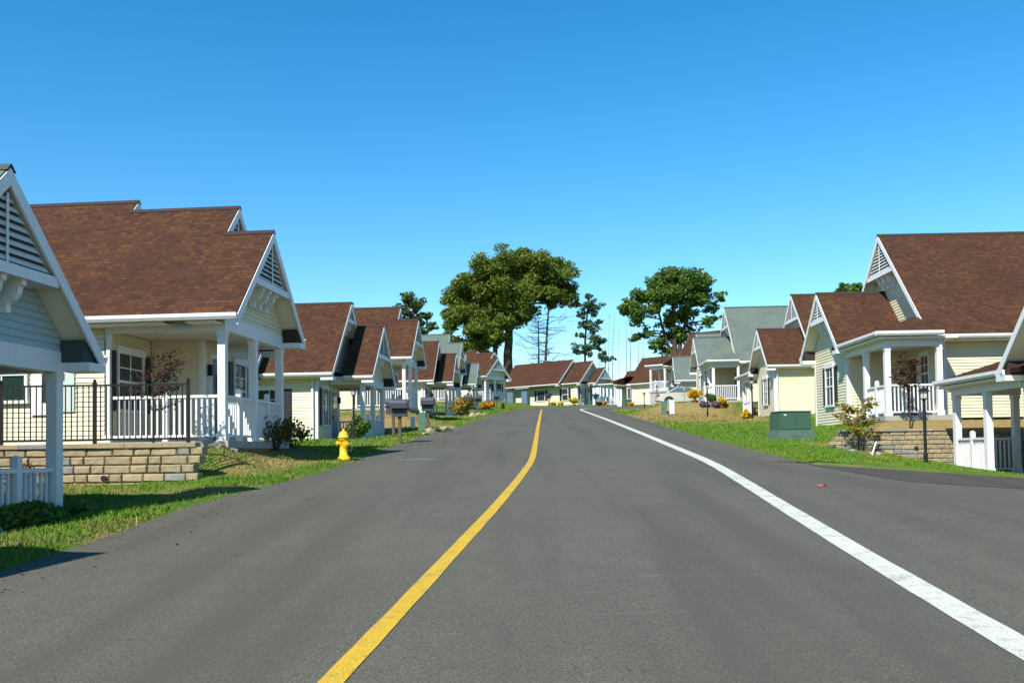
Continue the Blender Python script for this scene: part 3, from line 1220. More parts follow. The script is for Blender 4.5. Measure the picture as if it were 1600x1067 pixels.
xs = axis([(-900, -60, 60), (-60, -16, 2.0), (-16, 16, .25), (16, 60, 2.0), (60, 900, 60)])
ys = axis([(-120, -12, 12), (-12, 4, 1.0), (4, 40, .25), (40, 125, .6), (125, 180, 4), (180, 1500, 60)])
GX, GY = np.meshgrid(xs, ys)
GZ = ground(GX, GY) + np.where(road_sd(GX, GY) > .3, .05 * fnoise(GX, GY, .9, 1) + .03 * fnoise(GX, GY, .37, 2), .012 * fnoise(GX, GY, .4, 3))
gnd = link('ground', grid_mesh('ground', GX, GY, GZ, 'ground', {'dry': dry(GX, GY)}))
tag(gnd, kind='structure')

rows = axis([(-30, 4, 2), (4, 40, .5), (40, ROAD_END, 1.0)])
ncol = 17
RX = np.zeros((len(rows), ncol))
mr = [(-40, EDGE_R[2][1])] + EDGE_R[2:]
for k, d in enumerate(rows):
    a = float(interp(EDGE_L, d)) - .25
    b = float(interp(mr, d)) + (.25 if d > EDGE_R[2][0] else 0)
    RX[k] = np.linspace(a, b, ncol)
RY = np.repeat(rows[:, None], ncol, 1)
RZ = base(RX, RY)
road = link('road', grid_mesh('road', RX, RY, RZ, 'asphalt'))
tag(road, kind='structure')
sx = axis([(EDGE_R[2][1], 12, .5), (12, 45, 3)])
st = np.linspace(0, 1, 30)
SX = np.repeat(sx[None, :], len(st), 0)
SY = -30 + (side_far(SX) + .25 + 30) * st[:, None] ** .45
side = link('side_road', grid_mesh('side_road', SX, SY, base(SX, SY), 'asphalt'))
tag(side, kind='structure')
# the newer driveway surface that meets the street in a curved seam
seam = [(1290, 731), (1380, 750), (1470, 771), (1540, 797), (1640, 850)]
sp = []
for px, py in seam:
    r = ray(px, py)
    lo, hi = 2.0, 60.0
    for _ in range(40):
        m = (lo + hi) / 2
        p = EYE + r * (m / r.y)
        if p.z > float(base(p.x, p.y)):
            lo = m
        else:
            hi = m
    sp.append((p.x, p.y))
dx = np.linspace(sp[0][0], 30, 40)
order = sorted(sp)
ylow = np.interp(dx, [p[0] for p in order], [p[1] for p in order])
tt = np.linspace(0, 1, 14)[:, None]
DX = np.repeat(dx[None, :], 14, 0)
DY = ylow[None, :] + (side_far(dx)[None, :] + .22 - ylow[None, :]) * tt
drv = link('driveway', grid_mesh('driveway', DX, DY, base(DX, DY) + .006, 'asphalt_drive'))
tag(drv, kind='structure')


def strip(name, pts, width, mat, dz=.006, wob=.004):
    pts = [Vector((p[0], p[1], 0)) for p in pts]
    fine = []
    for a, b in zip(pts, pts[1:]):
        n = max(1, int((b - a).length / .35))
        fine += [a.lerp(b, i / n) for i in range(n)]
    fine.append(pts[-1])
    # ease the corners
    for _ in range(40):
        fine = [fine[0]] + [(fine[i - 1] + fine[i] * 2 + fine[i + 1]) / 4 for i in range(1, len(fine) - 1)] + [fine[-1]]
    X = np.zeros((len(fine), 5))
    Y = np.zeros((len(fine), 5))
    for i, p in enumerate(fine):
        d = (fine[min(i + 1, len(fine) - 1)] - fine[max(i - 1, 0)]).normalized()
        nrm = Vector((-d.y, d.x, 0))
        for k in range(5):
            t = (k / 4 - .5) * width
            if k in (0, 4):
                t += random.uniform(-wob, wob)
            X[i, k], Y[i, k] = p.x + nrm.x * t, p.y + nrm.y * t
    o = link(name, grid_mesh(name, X, Y, base(X, Y) + dz, mat))
    return tag(o, kind='structure')


YP = [on_road(*p) for p in [(543, 1040), (650, 929), (672, 897), (712, 860), (776, 790), (808, 752), (832, 719), (837, 690), (841, 665), (844, 650), (846, 640)]]
YP = [YP[0] + (YP[0] - YP[1]) * 4] + YP
strip('yellow_line', YP, .15, 'paint_yellow')
WP = [on_road(*p) for p in [(1600, 1013), (1370, 880), (1250, 807), (1150, 745), (1113, 723), (1060, 701), (1000, 676), (950, 656), (920, 645), (906, 640)]]
e = WP[-1]
WP = [WP[0] + (WP[0] - WP[1]) * 3] + WP + [Vector((e.x + .8, e.y + 5, 0)), Vector((e.x + 4, e.y + 8, 0)), Vector((e.x + 12, e.y + 9.5, 0))]
strip('white_line', WP, .25, 'paint_white')
b = on_road(650, 718)
strip('survey_mark', [(b.x - .45, b.y - .02), (b.x + .45, b.y + .03)], .07, 'blue_mark', .005)

# ------------------------------------------------------------------ build the cottages
for h in (L0, L1, L2, L3, L4, L5, L6, L7, E0, E1):
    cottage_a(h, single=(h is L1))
for h in (R0, R1, R2, R3, R4, R5, R6):
    cottage_b(h)
# the broad white-framed window and pale panels on the side of the cottage above the wall
L2v = .45
window(L2, 'near', L2v, -6.6, -4.45, .95, 2.1, cols=4, rows=3, shutters=False, pane='pane_green')
pbox(L2, 'near', L2v, 'wall_panel', 'trim', -4.30, -3.85, .62, 2.25, .03, .06)
pbox(L2, 'near', L2v, 'shutter', 'green_panel', -3.78, -3.32, .68, 2.2, .024, .05)
pbox(L2, 'near', L2v, 'shutter', 'shutter', -4.04, -3.9, .9, 2.2, .062, .08)
# white wreath on the entry window
wr = MB()
for k in range(14):
    a0, a1 = 2 * math.pi * k / 14, 2 * math.pi * (k + 1) / 14
    wr.tube([(-1.24, 3.42 + .2 * math.cos(a0), 1.45 + .26 * math.sin(a0)), (-1.24, 3.42 + .2 * math.cos(a1), 1.45 + .26 * math.sin(a1))], [.035, .035], 6)
L2.mk('wreath', wr, 'trim')
# doors in the side wall at the end of the street
for s0 in (-9.6, -12.0):
    pbox(E1, 'far', 2 * (2.25 + .84) - .45, 'garage_door', 'door', s0, s0 + .95, 0, 2.05, .02, .06)

# ------------------------------------------------------------------ block walls
def block_wall(name, label, x0, x1, d, ztop, zbot_f, bw, bh, cap, seedn, rough=.05):
    root = empty(name, (x0, d, ztop), 0, label, 'retaining wall')
    rnd = random.Random(seedn)
    cache = []
    for vkind in range(7):                 # split-face blocks: a rough front over a plain box
        w_ = bw * (.62, 1.0, 1.25, 1.0, .62, 1.25, .8)[vkind]
        mb = MB()
        nx_, nz_ = 5, 4
        g = {}
        for i in range(nx_):
            for j in range(nz_):
                edge = i in (0, nx_ - 1) or j in (0, nz_ - 1)
                y = .008 if edge else -rnd.uniform(.3, 1) * rough
                fx_ = (0, .05, rnd.uniform(.35, .65), .95, 1)[i]
                fz_ = (0, rnd.uniform(.1, .2), rnd.uniform(.8, .9), 1)[j]
                g[i, j] = (.007 + (w_ - .014) * fx_, y, .006 + (bh - .012) * fz_)
        for i in range(nx_ - 1):
            for j in range(nz_ - 1):
                mb.face([g[i, j], g[i + 1, j], g[i + 1, j + 1], g[i, j + 1]])
        A = [g[0, 0], g[nx_ - 1, 0], g[nx_ - 1, nz_ - 1], g[0, nz_ - 1]]
        B = [(x, .28, z) for x, y, z in A]
        for i in range(4):
            j = (i + 1) % 4
            mb.face([A[i], B[i], B[j], A[j]])
        cache.append((w_, mesh('block', mb, 'stone', False, (1, 1), False)))
    row = 0
    z = ztop - cap - bh
    zmin = min(zbot_f(x) for x in np.linspace(x0, x1, 20))
    while z > zmin - bh:
        x = x0 - rnd.uniform(0, bw)
        while x < x1:
            w_, me = cache[rnd.randrange(7)]
            if x + w_ > x1 + .02:
                w_, me = cache[0]
                if x + w_ > x1 + .12:
                    break
            if z + bh > zbot_f(x + w_ / 2) - .02:
                o = link('block', me, root, (x - x0, rnd.uniform(-.008, .008) - .012 * row * -1 - .03 * 0, z - ztop))
                o.location.y -= .012 * row * 2
            x += w_
        z -= bh
        row += 1
    x = x0
    while x < x1 - .1:
        w_ = min(rnd.uniform(.55, .75), x1 - x)
        m = MB().box(.004, w_ - .004, -.06, .26, 0, cap - .004)
        obj('cap_stone', m, 'stone', root, False, (x - x0, rnd.uniform(-.008, .008), -cap))
        x += w_
    bk = MB().box(.6, x1 - x0 - .6, .05, .22, zmin - ztop - .3, -cap - .01)
    obj('wall_core', bk, 'dark', root)
    return root


lz = at(150, 693, LWALL_D).z
block_wall('retaining_wall', 'tan split-face block wall under the black iron fence', -14.0, at(312, 690, LWALL_D).x, LWALL_D, lz,
           lambda x: gz(x, LWALL_D - .35), .40, .165, .085, 3, .032)
rz = at(1450, 669, RWALL_D).z
block_wall('retaining_wall', 'pale tan block wall behind the near black lamp post', at(1312, 668, RWALL_D).x, 17.5, RWALL_D, rz,
           lambda x: gz(x, RWALL_D - .35), .36, .135, .07, 5, .022)
for px, py, dd in ((165, 747, LWALL_D), (1430, 700, RWALL_D)):
    p = at(px, py, dd)
    tag(obj('drain_pipe', MB().tube([(p.x, dd - .10, p.z), (p.x, dd + .05, p.z)], [.055, .055], 10), 'dark'),
        'dark drain outlet low in the %s block wall' % ('tan split-face' if px < 800 else 'pale tan'), 'pipe')

# iron fence on the left wall
fx1 = at(294, 690, LWALL_D + .15).x
fr = empty('iron_fence', (fx1, LWALL_D + .16, lz), 0, 'black iron picket fence standing on top of the block wall', 'fence')
fl = 8.2
fh = 1.16
obj('top_rail', MB().box(-fl, 0, -.018, .018, fh - .06, fh - .025), 'iron', fr)
obj('bottom_rail', MB().box(-fl, 0, -.018, .018, .06, .095), 'iron', fr)
pk = mesh('picket', MB().box(-.009, .009, -.009, .009, .062, fh - .03), 'iron')
pm = MB().box(-.03, .03, -.03, .03, -.05, fh)
pm.box(-.036, .036, -.036, .036, fh - .02, fh + .0)
pm.lathe([(.012, fh), (.034, fh + .03), (.034, fh + .05), (.012, fh + .08)], 8)
pm = mesh('fence_post', pm, 'iron')
k = 0
x = 0.0
while x > -fl:
    if k % 16 == 0:
        link('fence_post', pm, fr, (x, 0, 0))
    else:
        link('picket', pk, fr, (x, 0, 0))
    x -= .112
    k += 1

# ------------------------------------------------------------------ plants
def leaf_cloud(clumps, size, rng, cup=.6):
    """clumps: (centre, (rx, ry, rz), n). quads folded like small leaves; tint varies by clump and by leaf"""
    C, T = [], []
    for c, r, n in clumps:
        d = rng.normal(size=(n, 3))
        d /= np.linalg.norm(d, axis=1)[:, None]
        rad = rng.random(n) ** (1 / 2.2)
        C.append(np.array(c)[None, :] + d * rad[:, None] * np.array(r)[None, :])
        T.append(np.clip(rng.normal(.42 + .28 * (rng.random() - .5), .2, n), 0, 1))
    C = np.concatenate(C)
    T = np.concatenate(T)
    n = len(C)
    a = rng.normal(size=(n, 3))
    a[:, 2] *= cup
    a /= np.linalg.norm(a, axis=1)[:, None]
    b = np.cross(a, rng.normal(size=(n, 3)))
    b /= np.linalg.norm(b, axis=1)[:, None]
    s = size * rng.uniform(.6, 1.3, n)[:, None]
    V = np.stack([C - a * s, C + b * s * .55, C + a * s, C - b * s * .55], 1).reshape(-1, 3)
    return V, np.arange(4 * n).reshape(-1, 4), np.repeat(T, 4)


def limb(mb, a, b, r0, r1, bend, rnd, n=5, sides=7):
    a, b = Vector(a), Vector(b)
    pts, rad = [], []
    off = Vector((rnd.uniform(-1, 1), rnd.uniform(-1, 1), rnd.uniform(-.3, .8))) * bend * (b - a).length
    for i in range(n + 1):
        t = i / n
        pts.append(a.lerp(b, t) + off * math.sin(math.pi * t) + Vector((rnd.uniform(-1, 1), rnd.uniform(-1, 1), 0)) * r1 * .5)
        rad.append(r0 + (r1 - r0) * t)
    mb.tube(pts, rad, sides, cap=False)
    return pts


def px_tree(name, label, cat_group, d, foot, trunks, blobs, leaf, mat, dens, seed, bark='bark', rscale=1.0, depth=1.0, thick=.5):
    """a broad tree: trunk and limbs reach out to every clump of its crown; clumps spread in depth as in width"""
    rnd = random.Random(seed)
    rng = np.random.default_rng(seed)
    k = d / F
    fx = at(foot[0], foot[1], d)
    root = empty(name, (fx.x, fx.y, fx.z - 1.0), 0, label, 'tree', cat_group)
    o = root.location
    tb = MB()
    tops = []
    for (xa, ya, xb, yb, r) in trunks:
        pts = limb(tb, at(xa, ya, d) - o, at(xb, yb, d + rnd.uniform(-1, 1)) - o, r, r * .45, .03, rnd, 8, 10)
        tops += pts[3:]
    cl = []
    xs_ = [b[0] for b in blobs]
    mid = sum(xs_) / len(xs_)
    span = max(abs(x - mid) for x in xs_) + 1
    for (x, y, r) in blobs:
        room = max(.15, 1 - ((x - mid) / span) ** 2) ** .5 * span * k * .55 * depth
        for rep in range(3 if depth > .7 else 2):
            dd = d + rnd.uniform(-room, room)
            c = at(x + rnd.uniform(-4, 4), y + rnd.uniform(-3, 3), d) - o
            c.y += dd - d
            rr = r * k * rscale * rnd.uniform(.7, 1.0)
            src = min(tops, key=lambda p: (p - c).length + max(0, p.z - c.z) * 1.5)
            limb(tb, src, c, max(.05, rr * .075 * thick * 2), .03, .10, rnd, 4, 5)
            sub = 9 if r > 10 else 5
            for s_ in range(sub):
                q = c + Vector((rnd.gauss(0, .55), rnd.gauss(0, .55), rnd.gauss(0, .38))) * rr
                r2 = rr * rnd.uniform(.45, .80)
                cl.append((tuple(q), (r2, r2, r2 * .72), max(20, int(dens * .62 * r2 * r2))))
    obj('trunk', tb, bark, root, True)
    V, Fc, T = leaf_cloud(cl, leaf, rng)
    link('crown', np_mesh('crown', V, Fc, mat, {'tint': T}), root)
    return root


T1B = [(790, 419, 20), (820, 414, 21), (850, 417, 20), (760, 430, 20), (735, 442, 20), (875, 428, 20), (886, 452, 16), (845, 438, 26), (800, 440, 28), (765, 458, 26),
       (722, 458, 18), (710, 470, 13), (830, 460, 22), (862, 466, 16), (800, 474, 24), (742, 488, 20), (715, 494, 17), (703, 505, 11), (770, 498, 22), (745, 514, 20),
       (760, 530, 16), (737, 535, 14), (722, 541, 11), (790, 504, 18), (815, 488, 18), (892, 468, 10), (780, 528, 12), (898, 478, 7), (828, 420, 20), (880, 478, 8)]
px_tree('oak_tree', 'huge spreading green and rust oak with twin dark trunks behind the end cottages', 'broad trees behind the cottages', 140, (790, 640),
        [(797, 640, 792, 470, .95), (780, 640, 776, 470, .55), (792, 500, 838, 470, .4)], T1B, .22, 'leaf_oak', 190, 11, rscale=1.14)
T2B = [(1040, 436, 16), (1065, 433, 16), (1088, 440, 15), (1020, 446, 13), (1005, 461, 13), (985, 481, 12), (976, 488, 7), (1000, 492, 12), (1030, 464, 17), (1060, 458, 19), (1088, 463, 15),
       (1110, 480, 10), (1125, 466, 7), (1104, 455, 10), (1075, 488, 13), (1050, 494, 11), (1110, 500, 8), (1092, 510, 9), (1010, 520, 9), (995, 526, 7), (1030, 532, 9),
       (1052, 520, 11), (1070, 524, 11), (1022, 537, 7), (1042, 545, 7)]
px_tree('oak_tree', 'round dark green oak with open branches above the grey green roofs', 'broad trees behind the cottages', 128, (1056, 640),
        [(1058, 640, 1052, 480, .55), (1060, 560, 1078, 480, .35), (1056, 570, 1030, 490, .3)], T2B, .22, 'leaf_green', 150, 12, thick=.6, rscale=1.2)
T4B = [(640, 468, 11), (630, 482, 11), (652, 478, 11), (664, 494, 9), (645, 498, 11), (674, 510, 8), (662, 517, 8), (622, 492, 6), (655, 505, 8), (635, 505, 8)]
px_tree('pine_tree', 'small bushy tree with thin grey crown above the brown roof ridges', 'broad trees behind the cottages', 110, (646, 640),
        [(648, 640, 645, 470, .25), (650, 540, 668, 505, .1)], T4B, .20, 'leaf_mixed', 90, 13)
T5B = [(700, 522, 7), (712, 530, 7), (705, 536, 8)]
px_tree('young_tree', 'low thin treetop at the foot of the huge oak', 'broad trees behind the cottages', 132, (706, 640), [(706, 640, 706, 525, .12)], T5B, .26, 'leaf_mixed', 40, 19)
T6B = [(1313, 453, 8), (1335, 451, 9), (1322, 460, 12), (1343, 460, 10), (1305, 466, 10), (1330, 475, 16)]
px_tree('oak_tree', 'treetop peeping over the ridge of the tall brown roof', 'broad trees behind the cottages', 78, (1325, 600), [(1325, 640, 1325, 470, .25)], T6B, .22, 'leaf_green', 90, 14)
T3B = [(920, 464, 6), (918, 473, 8), (914, 482, 8), (926, 480, 7), (906, 492, 5), (930, 492, 6), (912, 505, 7), (935, 506, 7), (922, 515, 7), (906, 525, 5), (932, 527, 8),
       (925, 540, 7), (908, 545, 8), (940, 531, 5), (901, 552, 6), (938, 545, 5), (919, 552, 6)]
px_tree('white_pine', 'slim dark pine with ragged tufts standing between the two oaks', 'thin trees behind the cottages', 135, (919, 640),
        [(919, 640, 920, 462, .22)], T3B, .22, 'leaf_pine', 130, 15, rscale=1.3, depth=.6, thick=.25)
T7B = [(945, 552, 6), (950, 560, 7), (940, 562, 6)]
px_tree('white_pine', 'low dark young pine behind the small porch gable', 'thin trees behind the cottages', 132, (946, 640), [(946, 640, 946, 550, .08)], T7B, .24, 'leaf_pine', 60, 16, depth=.6, thick=.25)


def bare(name, label, x, y0, y1, d, r, nb, spread, seed, mat, droop=.0, lean=0):
    rnd = random.Random(seed)
    p0 = at(x, y0, d)
    p1 = at(x + lean, y1, d)
    root = empty(name, p0, 0, label, 'tree', 'thin trees behind the cottages')
    tb = MB()
    pts = limb(tb, (0, 0, 0), p1 - p0, r, r * .25, .015, rnd, 9, 6)
    obj('trunk', tb, mat, root, True)
    bb = MB()
    H_ = (p1 - p0).length
    for i in range(nb):
        t = rnd.uniform(.38, .97)
        a = Vector((0, 0, 0)).lerp(p1 - p0, t)
        ang = rnd.uniform(0, 2 * math.pi)
        ln = spread * (1.15 - t) * rnd.uniform(.35, 1.25) + spread * .12
        mid_ = a + Vector((math.cos(ang), math.sin(ang), rnd.uniform(-.15, .5) - droop)) * ln * .5
        e_ = mid_ + Vector((math.cos(ang + .4), math.sin(ang + .4), rnd.uniform(.0, .9) - droop)) * ln * .5
        q = limb(bb, a, mid_, r * .20, r * .11, .12, rnd, 3, 4) + limb(bb, mid_, e_, r * .11, r * .04, .16, rnd, 3, 3)
        for j in range(5):
            s_ = q[rnd.randrange(1, len(q))]
            a2 = ang + rnd.uniform(-1.1, 1.1)
            l2 = ln * rnd.uniform(.12, .5)
            w_ = limb(bb, s_, s_ + Vector((math.cos(a2) * l2, math.sin(a2) * l2, l2 * rnd.uniform(-.2, .9))), r * .07, r * .03, .15, rnd, 3, 3)
            for m_ in range(2):
                v_ = w_[rnd.randrange(1, 4)]
                limb(bb, v_, v_ + Vector((rnd.uniform(-1, 1), rnd.uniform(-1, 1), rnd.uniform(-.2, 1))) * l2 * .4, r * .035, r * .02, .1, rnd, 2, 3)
    obj('branches', bb, mat, root, True)


bare('bare_tree', 'bare dark tree with wide leafless limbs beside the huge oak', 851, 640, 462, 137, .30, 46, 7.5, 21, 'bark', .1, 8)
bare('bare_tree', 'bare dark trunk standing close under the huge oak crown', 838, 640, 500, 141, .22, 26, 5.5, 22, 'bark', .1, 3)
for i, (x, y) in enumerate([(947, 500), (953, 488), (958, 492), (968, 508), (979, 500), (984, 512), (938, 515), (997, 520), (1003, 524)]):
    bare('bare_tree', 'thin pale leafless trunk in the row between the two oaks', x, 640, y, 150 + (i * 7) % 19, .07 + .02 * (i % 3), 14, 1.6, 30 + i, 'bark_pale', -.2, (i % 3 - 1) * 2)


def small_tree(name, label, p, h, trunk_h, cr, mat, leaf, n, seed, lean=(0, 0), group=None, cat='tree', flat=.9):
    rnd = random.Random(seed)
    rng = np.random.default_rng(seed)
    root = empty(name, p, 0, label, cat, group)
    tb = MB()
    top = Vector((lean[0], lean[1], h * .95))
    pts = limb(tb, (0, 0, -.1), top, .028, .008, .02, rnd, 8, 6)
    cl = []
    for i in range(22):
        t = rnd.uniform(trunk_h / h, .92)
        a = pts[min(8, int(t * 8))]
        an = rnd.uniform(0, 6.28)
        ln = cr * rnd.uniform(.5, 1.0) * (1.15 - abs(t - (trunk_h / h + 1) / 2))
        e_ = a + Vector((math.cos(an) * ln, math.sin(an) * ln, ln * rnd.uniform(.2, .9) * flat))
        q = limb(tb, a, e_, .011, .004, .12, rnd, 4, 4)
        for s_ in (q[2], q[3], q[4]):
            r = cr * rnd.uniform(.14, .28)
            cl.append((tuple(s_), (r, r, r * .8), max(3, int(n / 66))))
    obj('trunk', tb, 'bark', root, True)
    V, Fc, T = leaf_cloud(cl, leaf, rng)
    link('crown', np_mesh('crown', V, Fc, mat, {'tint': T}), root)
    return root


p = at(241, 690, 18.6)
small_tree('sapling', 'young purple leaved tree between the iron fence and the porch rail', (p.x, p.y, gz(p.x, p.y)), 2.35, 1.25, .62, 'leaf_purple', .032, 1250, 41)
tg = MB().tube([(p.x, p.y - .05, p.z + .62), (p.x + .02, p.y - .06, p.z + .72)], [.035, .03], 8)
tag(obj('plant_tag', tg, 'ped_green'), 'small green tag hanging on the purple leaved tree', 'tag')
p = at(1421, 660, 28.0)
small_tree('sapling', 'young purple leaved tree in front of the corner porch above the pale wall', (p.x, p.y, gz(p.x, p.y)), 2.55, 1.6, .48, 'leaf_purple', .042, 850, 42)
p = at(1343, 705, 26.3)
small_tree('sapling', 'small tree with yellowing leaves on the lawn beside the pale wall end', (p.x, p.y, gz(p.x, p.y)), 1.6, .6, .60, 'leaf_yellow', .05, 1100, 43, flat=.7)


def shrub(name, label, p, r, h, mat, leaf, n, seed, cat='shrub', group=None, stems=True, pot=None):
    rnd = random.Random(seed)
    rng = np.random.default_rng(seed)
    root = empty(name, p, 0, label, cat, group)
    tb = MB()
    cl = []
    z0 = pot or 0
    for i in range(14):
        an = rnd.uniform(0, 6.28)
        rr = r * rnd.uniform(.2, .85)
        hh = z0 + h * rnd.uniform(.45, .9)
        q = limb(tb, (0, 0, z0 - .03), (math.cos(an) * rr, math.sin(an) * rr, hh), .012, .005, .1, rnd, 4, 4)
        cl.append((tuple(q[-1]), (r * .35, r * .35, h * .22), n // 20))
        cl.append((tuple(q[-2]), (r * .28, r * .28, h * .20), n // 30))
    obj('stems', tb, 'bark', root, True)
    V, Fc, T = leaf_cloud(cl, leaf, rng, 1.0)
    link('foliage', np_mesh('foliage', V, Fc, mat, {'tint': T}), root)
    if pot:
        obj('pot', MB().lathe([(r * .30, 0), (r * .46, pot * .9), (r * .50, pot * .9), (r * .50, pot), (r * .4, pot * .98)], 14), 'terracotta', root)
    return root


def gpt(px, py, d):
    q = at(px, py, d)
    return Vector((q.x, q.y, gz(q.x, q.y) - .01))


shrub('shrub', 'low green and russet shrub beside the porch of the cottage above the wall', gpt(430, 690, 22.5), .42, .85, 'leaf_shrub', .04, 700, 51)
shrub('shrub', 'dark russet shrub at the lit side wall behind the hydrant', gpt(459, 690, 24.5), .55, .85, 'leaf_shrub', .045, 900, 52)
shrub('shrub', 'sprawling leafless-looking shrub at the end of the split-face wall', gpt(28, 740, 16.9), .7, .55, 'leaf_purple', .03, 300, 53)
shrub('shrub', 'dark low shrub in the shade at the slatted porch rail', gpt(85, 812, 13.6), .55, .5, 'leaf_green', .05, 1500, 54)
shrub('shrub', 'dark bushy plant in the shade in front of the shaded gable', gpt(35, 835, 12.3), .55, .45, 'leaf_green', .045, 1200, 55)
shrub('ornamental_grass', 'tan tufted grass clump on the bank behind the mailboxes', gpt(722, 640, 62), .9, 1.3, 'leaf_yellow', .12, 700, 56)
FL = 'flower clumps along the street'
for i, (px, py, d, r, h, m, lab) in enumerate([
        (1086, 632, 58, .75, .75, 'petal_yellow', 'big yellow flower clump next to the parked car'),
        (1102, 634, 57, .4, .4, 'petal_purple', 'low purple flower clump below the porch with the white rail'),
        (1118, 632, 57, .4, .4, 'petal_purple', 'second purple flower clump below the porch with the white rail'),
        (1128, 630, 57, .45, .5, 'petal_yellow', 'yellow flower clump under the white porch rail'),
        (1166, 660, 47, .35, .35, 'petal_yellow', 'small yellow flowers at the foot of the dark lamp by the transformer'),
        (1172, 632, 56, .5, .8, 'petal_yellow', 'yellow flowers seen through the porch posts by the transformer'),
        (897, 636, 104, .8, .8, 'petal_yellow', 'round yellow flower clump at the corner of the end cottage'),
        (864, 636, 104, .55, .5, 'petal_yellow', 'small yellow flower clump under the shuttered end window'),
        (876, 636, 104, .5, .5, 'petal_yellow', 'second small yellow clump under the shuttered end window'),
        (940, 636, 102, 1.0, .45, 'petal_orange', 'orange flower bed before the small porch gable'),
        (985, 628, 93, .5, .5, 'petal_yellow', 'yellow flowers by the wall at the bend'),
        (762, 632, 84, .8, .8, 'petal_orange', 'orange flowers beside the double gable porch')]):
    shrub('flower_clump', lab, gpt(px, py, d), r * .72, h * .8, m, .06 + d * .0009, 900, 60 + i, 'flowers', FL, pot=.18 if i in (0, 3, 6) else None)
for i, (px, py, d) in enumerate([(1110, 632, 60.5), (560, 672, 34.6)]):
    shrub('shrub', ['dark green shrub behind the purple flowers', 'dark climbing plant on the hydrant cottage porch post'][i], gpt(px, py, d), .5, 1.0 if i else .7, 'leaf_green', .07, 900, 80 + i)

# mulch beds, stones, stakes
def bed(label, px, py, d, rx, ry, n, seed):
    c = gpt(px, py, d)
    rnd = random.Random(seed)
    n_ = 26
    V = [(0, 0, .07)]
    for ring, f in ((1, .5), (2, 1.0)):
        for k in range(n_):
            a = 2 * math.pi * k / n_
            rr = f * (1 + .18 * math.sin(3 * a + seed) + rnd.uniform(-.06, .06))
            x, y = math.cos(a) * rx * rr, math.sin(a) * ry * rr
            V.append((x, y, gz(c.x + x, c.y + y) - c.z + (.06 if ring == 1 else -.03)))
    mb = MB()
    mb.v = V
    mb.f = [(0, 1 + k, 1 + (k + 1) % n_) for k in range(n_)] + [(1 + k, 1 + n_ + k, 1 + n_ + (k + 1) % n_, 1 + (k + 1) % n_) for k in range(n_)]
    mb.uv = [None] * len(mb.f)
    tag(obj('mulch_bed', mb, 'mulch', None, True, c), label, 'mulch')


bed('brown mulch ring around the yellowing small tree', 1345, 708, 26.2, .8, .5, 0, 1)
bed('brown mulch bed under the low russet shrubs', 450, 690, 23.4, 1.2, 1.0, 0, 2)


def rock(mb, c, r, rnd):
    pts = []
    bm_ = bmesh.new()
    bmesh.ops.create_icosphere(bm_, subdivisions=1, radius=r)
    s = Vector((rnd.uniform(.7, 1.4), rnd.uniform(.7, 1.2), rnd.uniform(.45, .8)))
    for v in bm_.verts:
        v.co = Vector((v.co.x * s.x, v.co.y * s.y, v.co.z * s.z)) * rnd.uniform(.8, 1.15)
    b0 = len(mb.v)
    bm_.verts.index_update()
    mb.v += [tuple(v.co + Vector(c)) for v in bm_.verts]
    for f in bm_.faces:
        mb.f.append(tuple(b0 + v.index for v in f.verts))
        mb.uv.append(None)
    bm_.free()


rnd = random.Random(5)
STONES = [(672, 676, 37, .22), (684, 673, 38.5, .16), (696, 671, 40, .25), (705, 669, 41, .2), (664, 679, 35.5, .15), (738, 654, 60, .3), (748, 652, 62, .3), (757, 650, 63, .22),
          (1320, 697, 26.6, .10), (1332, 702, 26.0, .12), (1372, 708, 25.4, .16), (1362, 705, 25.8, .09), (345, 684, 19.6, .16), (362, 684, 19.7, .14), (1480, 660, 27.9, .22)]
for i, (px, py, d, r) in enumerate(STONES):
    mb = MB()
    rock(mb, (0, 0, r * .25), r, rnd)
    g_ = gpt(px, py, d)
    where = ('edging the lawn below the double mailbox' if i < 5 else 'edging the bank by the far mailbox pair' if i < 8 else 'by the yellowing small tree' if i < 12 else
             'at the porch corner above the split-face wall' if i < 14 else 'on the soil above the pale wall')
    tag(obj('stone', mb, 'stone', None, False, g_), 'rough pale garden stone ' + where, 'stone', 'garden stones ' + where)
a, b_ = gpt(1361, 710, 25.2), at(1369, 690, 25.4)
tag(obj('stake', MB().tube([(0, 0, -.05), tuple(b_ - a)], [.022, .022], 6), 'ped_white', None, False, a), 'leaning pale stake in the lawn by the yellowing small tree', 'stake')

# ------------------------------------------------------------------ street furniture
g_ = gpt(537, 712, 22.3)
hy = empty('fire_hydrant', g_, R(25), 'yellow fire hydrant on the grass verge', 'hydrant')
hy.scale = (.93, .93, .93)
obj('barrel', MB().lathe([(.17, -.05), (.17, .06), (.125, .065), (.125, .10), (.105, .11), (.10, .50), (.125, .505), (.125, .555), (.105, .56)], 18), 'hydrant', hy, True)
obj('bonnet', MB().lathe([(.145, .555), (.145, .59), (.125, .60), (.118, .66), (.09, .71), (.045, .735), (.03, .74), (.03, .79), (.005, .79)], 18), 'hydrant', hy, True)
n_ = obj('pumper_nozzle', MB().tube([(0, -.09, .40), (0, -.17, .40), (0, -.172, .40), (0, -.215, .40), (0, -.217, .40), (0, -.24, .40)], [.062, .062, .08, .08, .03, .03], 12), 'hydrant', hy)
for s in (-1, 1):
    obj('hose_nozzle', MB().tube([(s * .09, 0, .42), (s * .145, 0, .42), (s * .147, 0, .42), (s * .185, 0, .42), (s * .187, 0, .42), (s * .205, 0, .42)], [.046, .046, .06, .06, .022, .022], 12), 'hydrant', hy)
fb = MB()
for k in range(8):
    a = 2 * math.pi * k / 8
    fb.box(math.cos(a) * .145 - .012, math.cos(a) * .145 + .012, math.sin(a) * .145 - .012, math.sin(a) * .145 + .012, .06, .085)
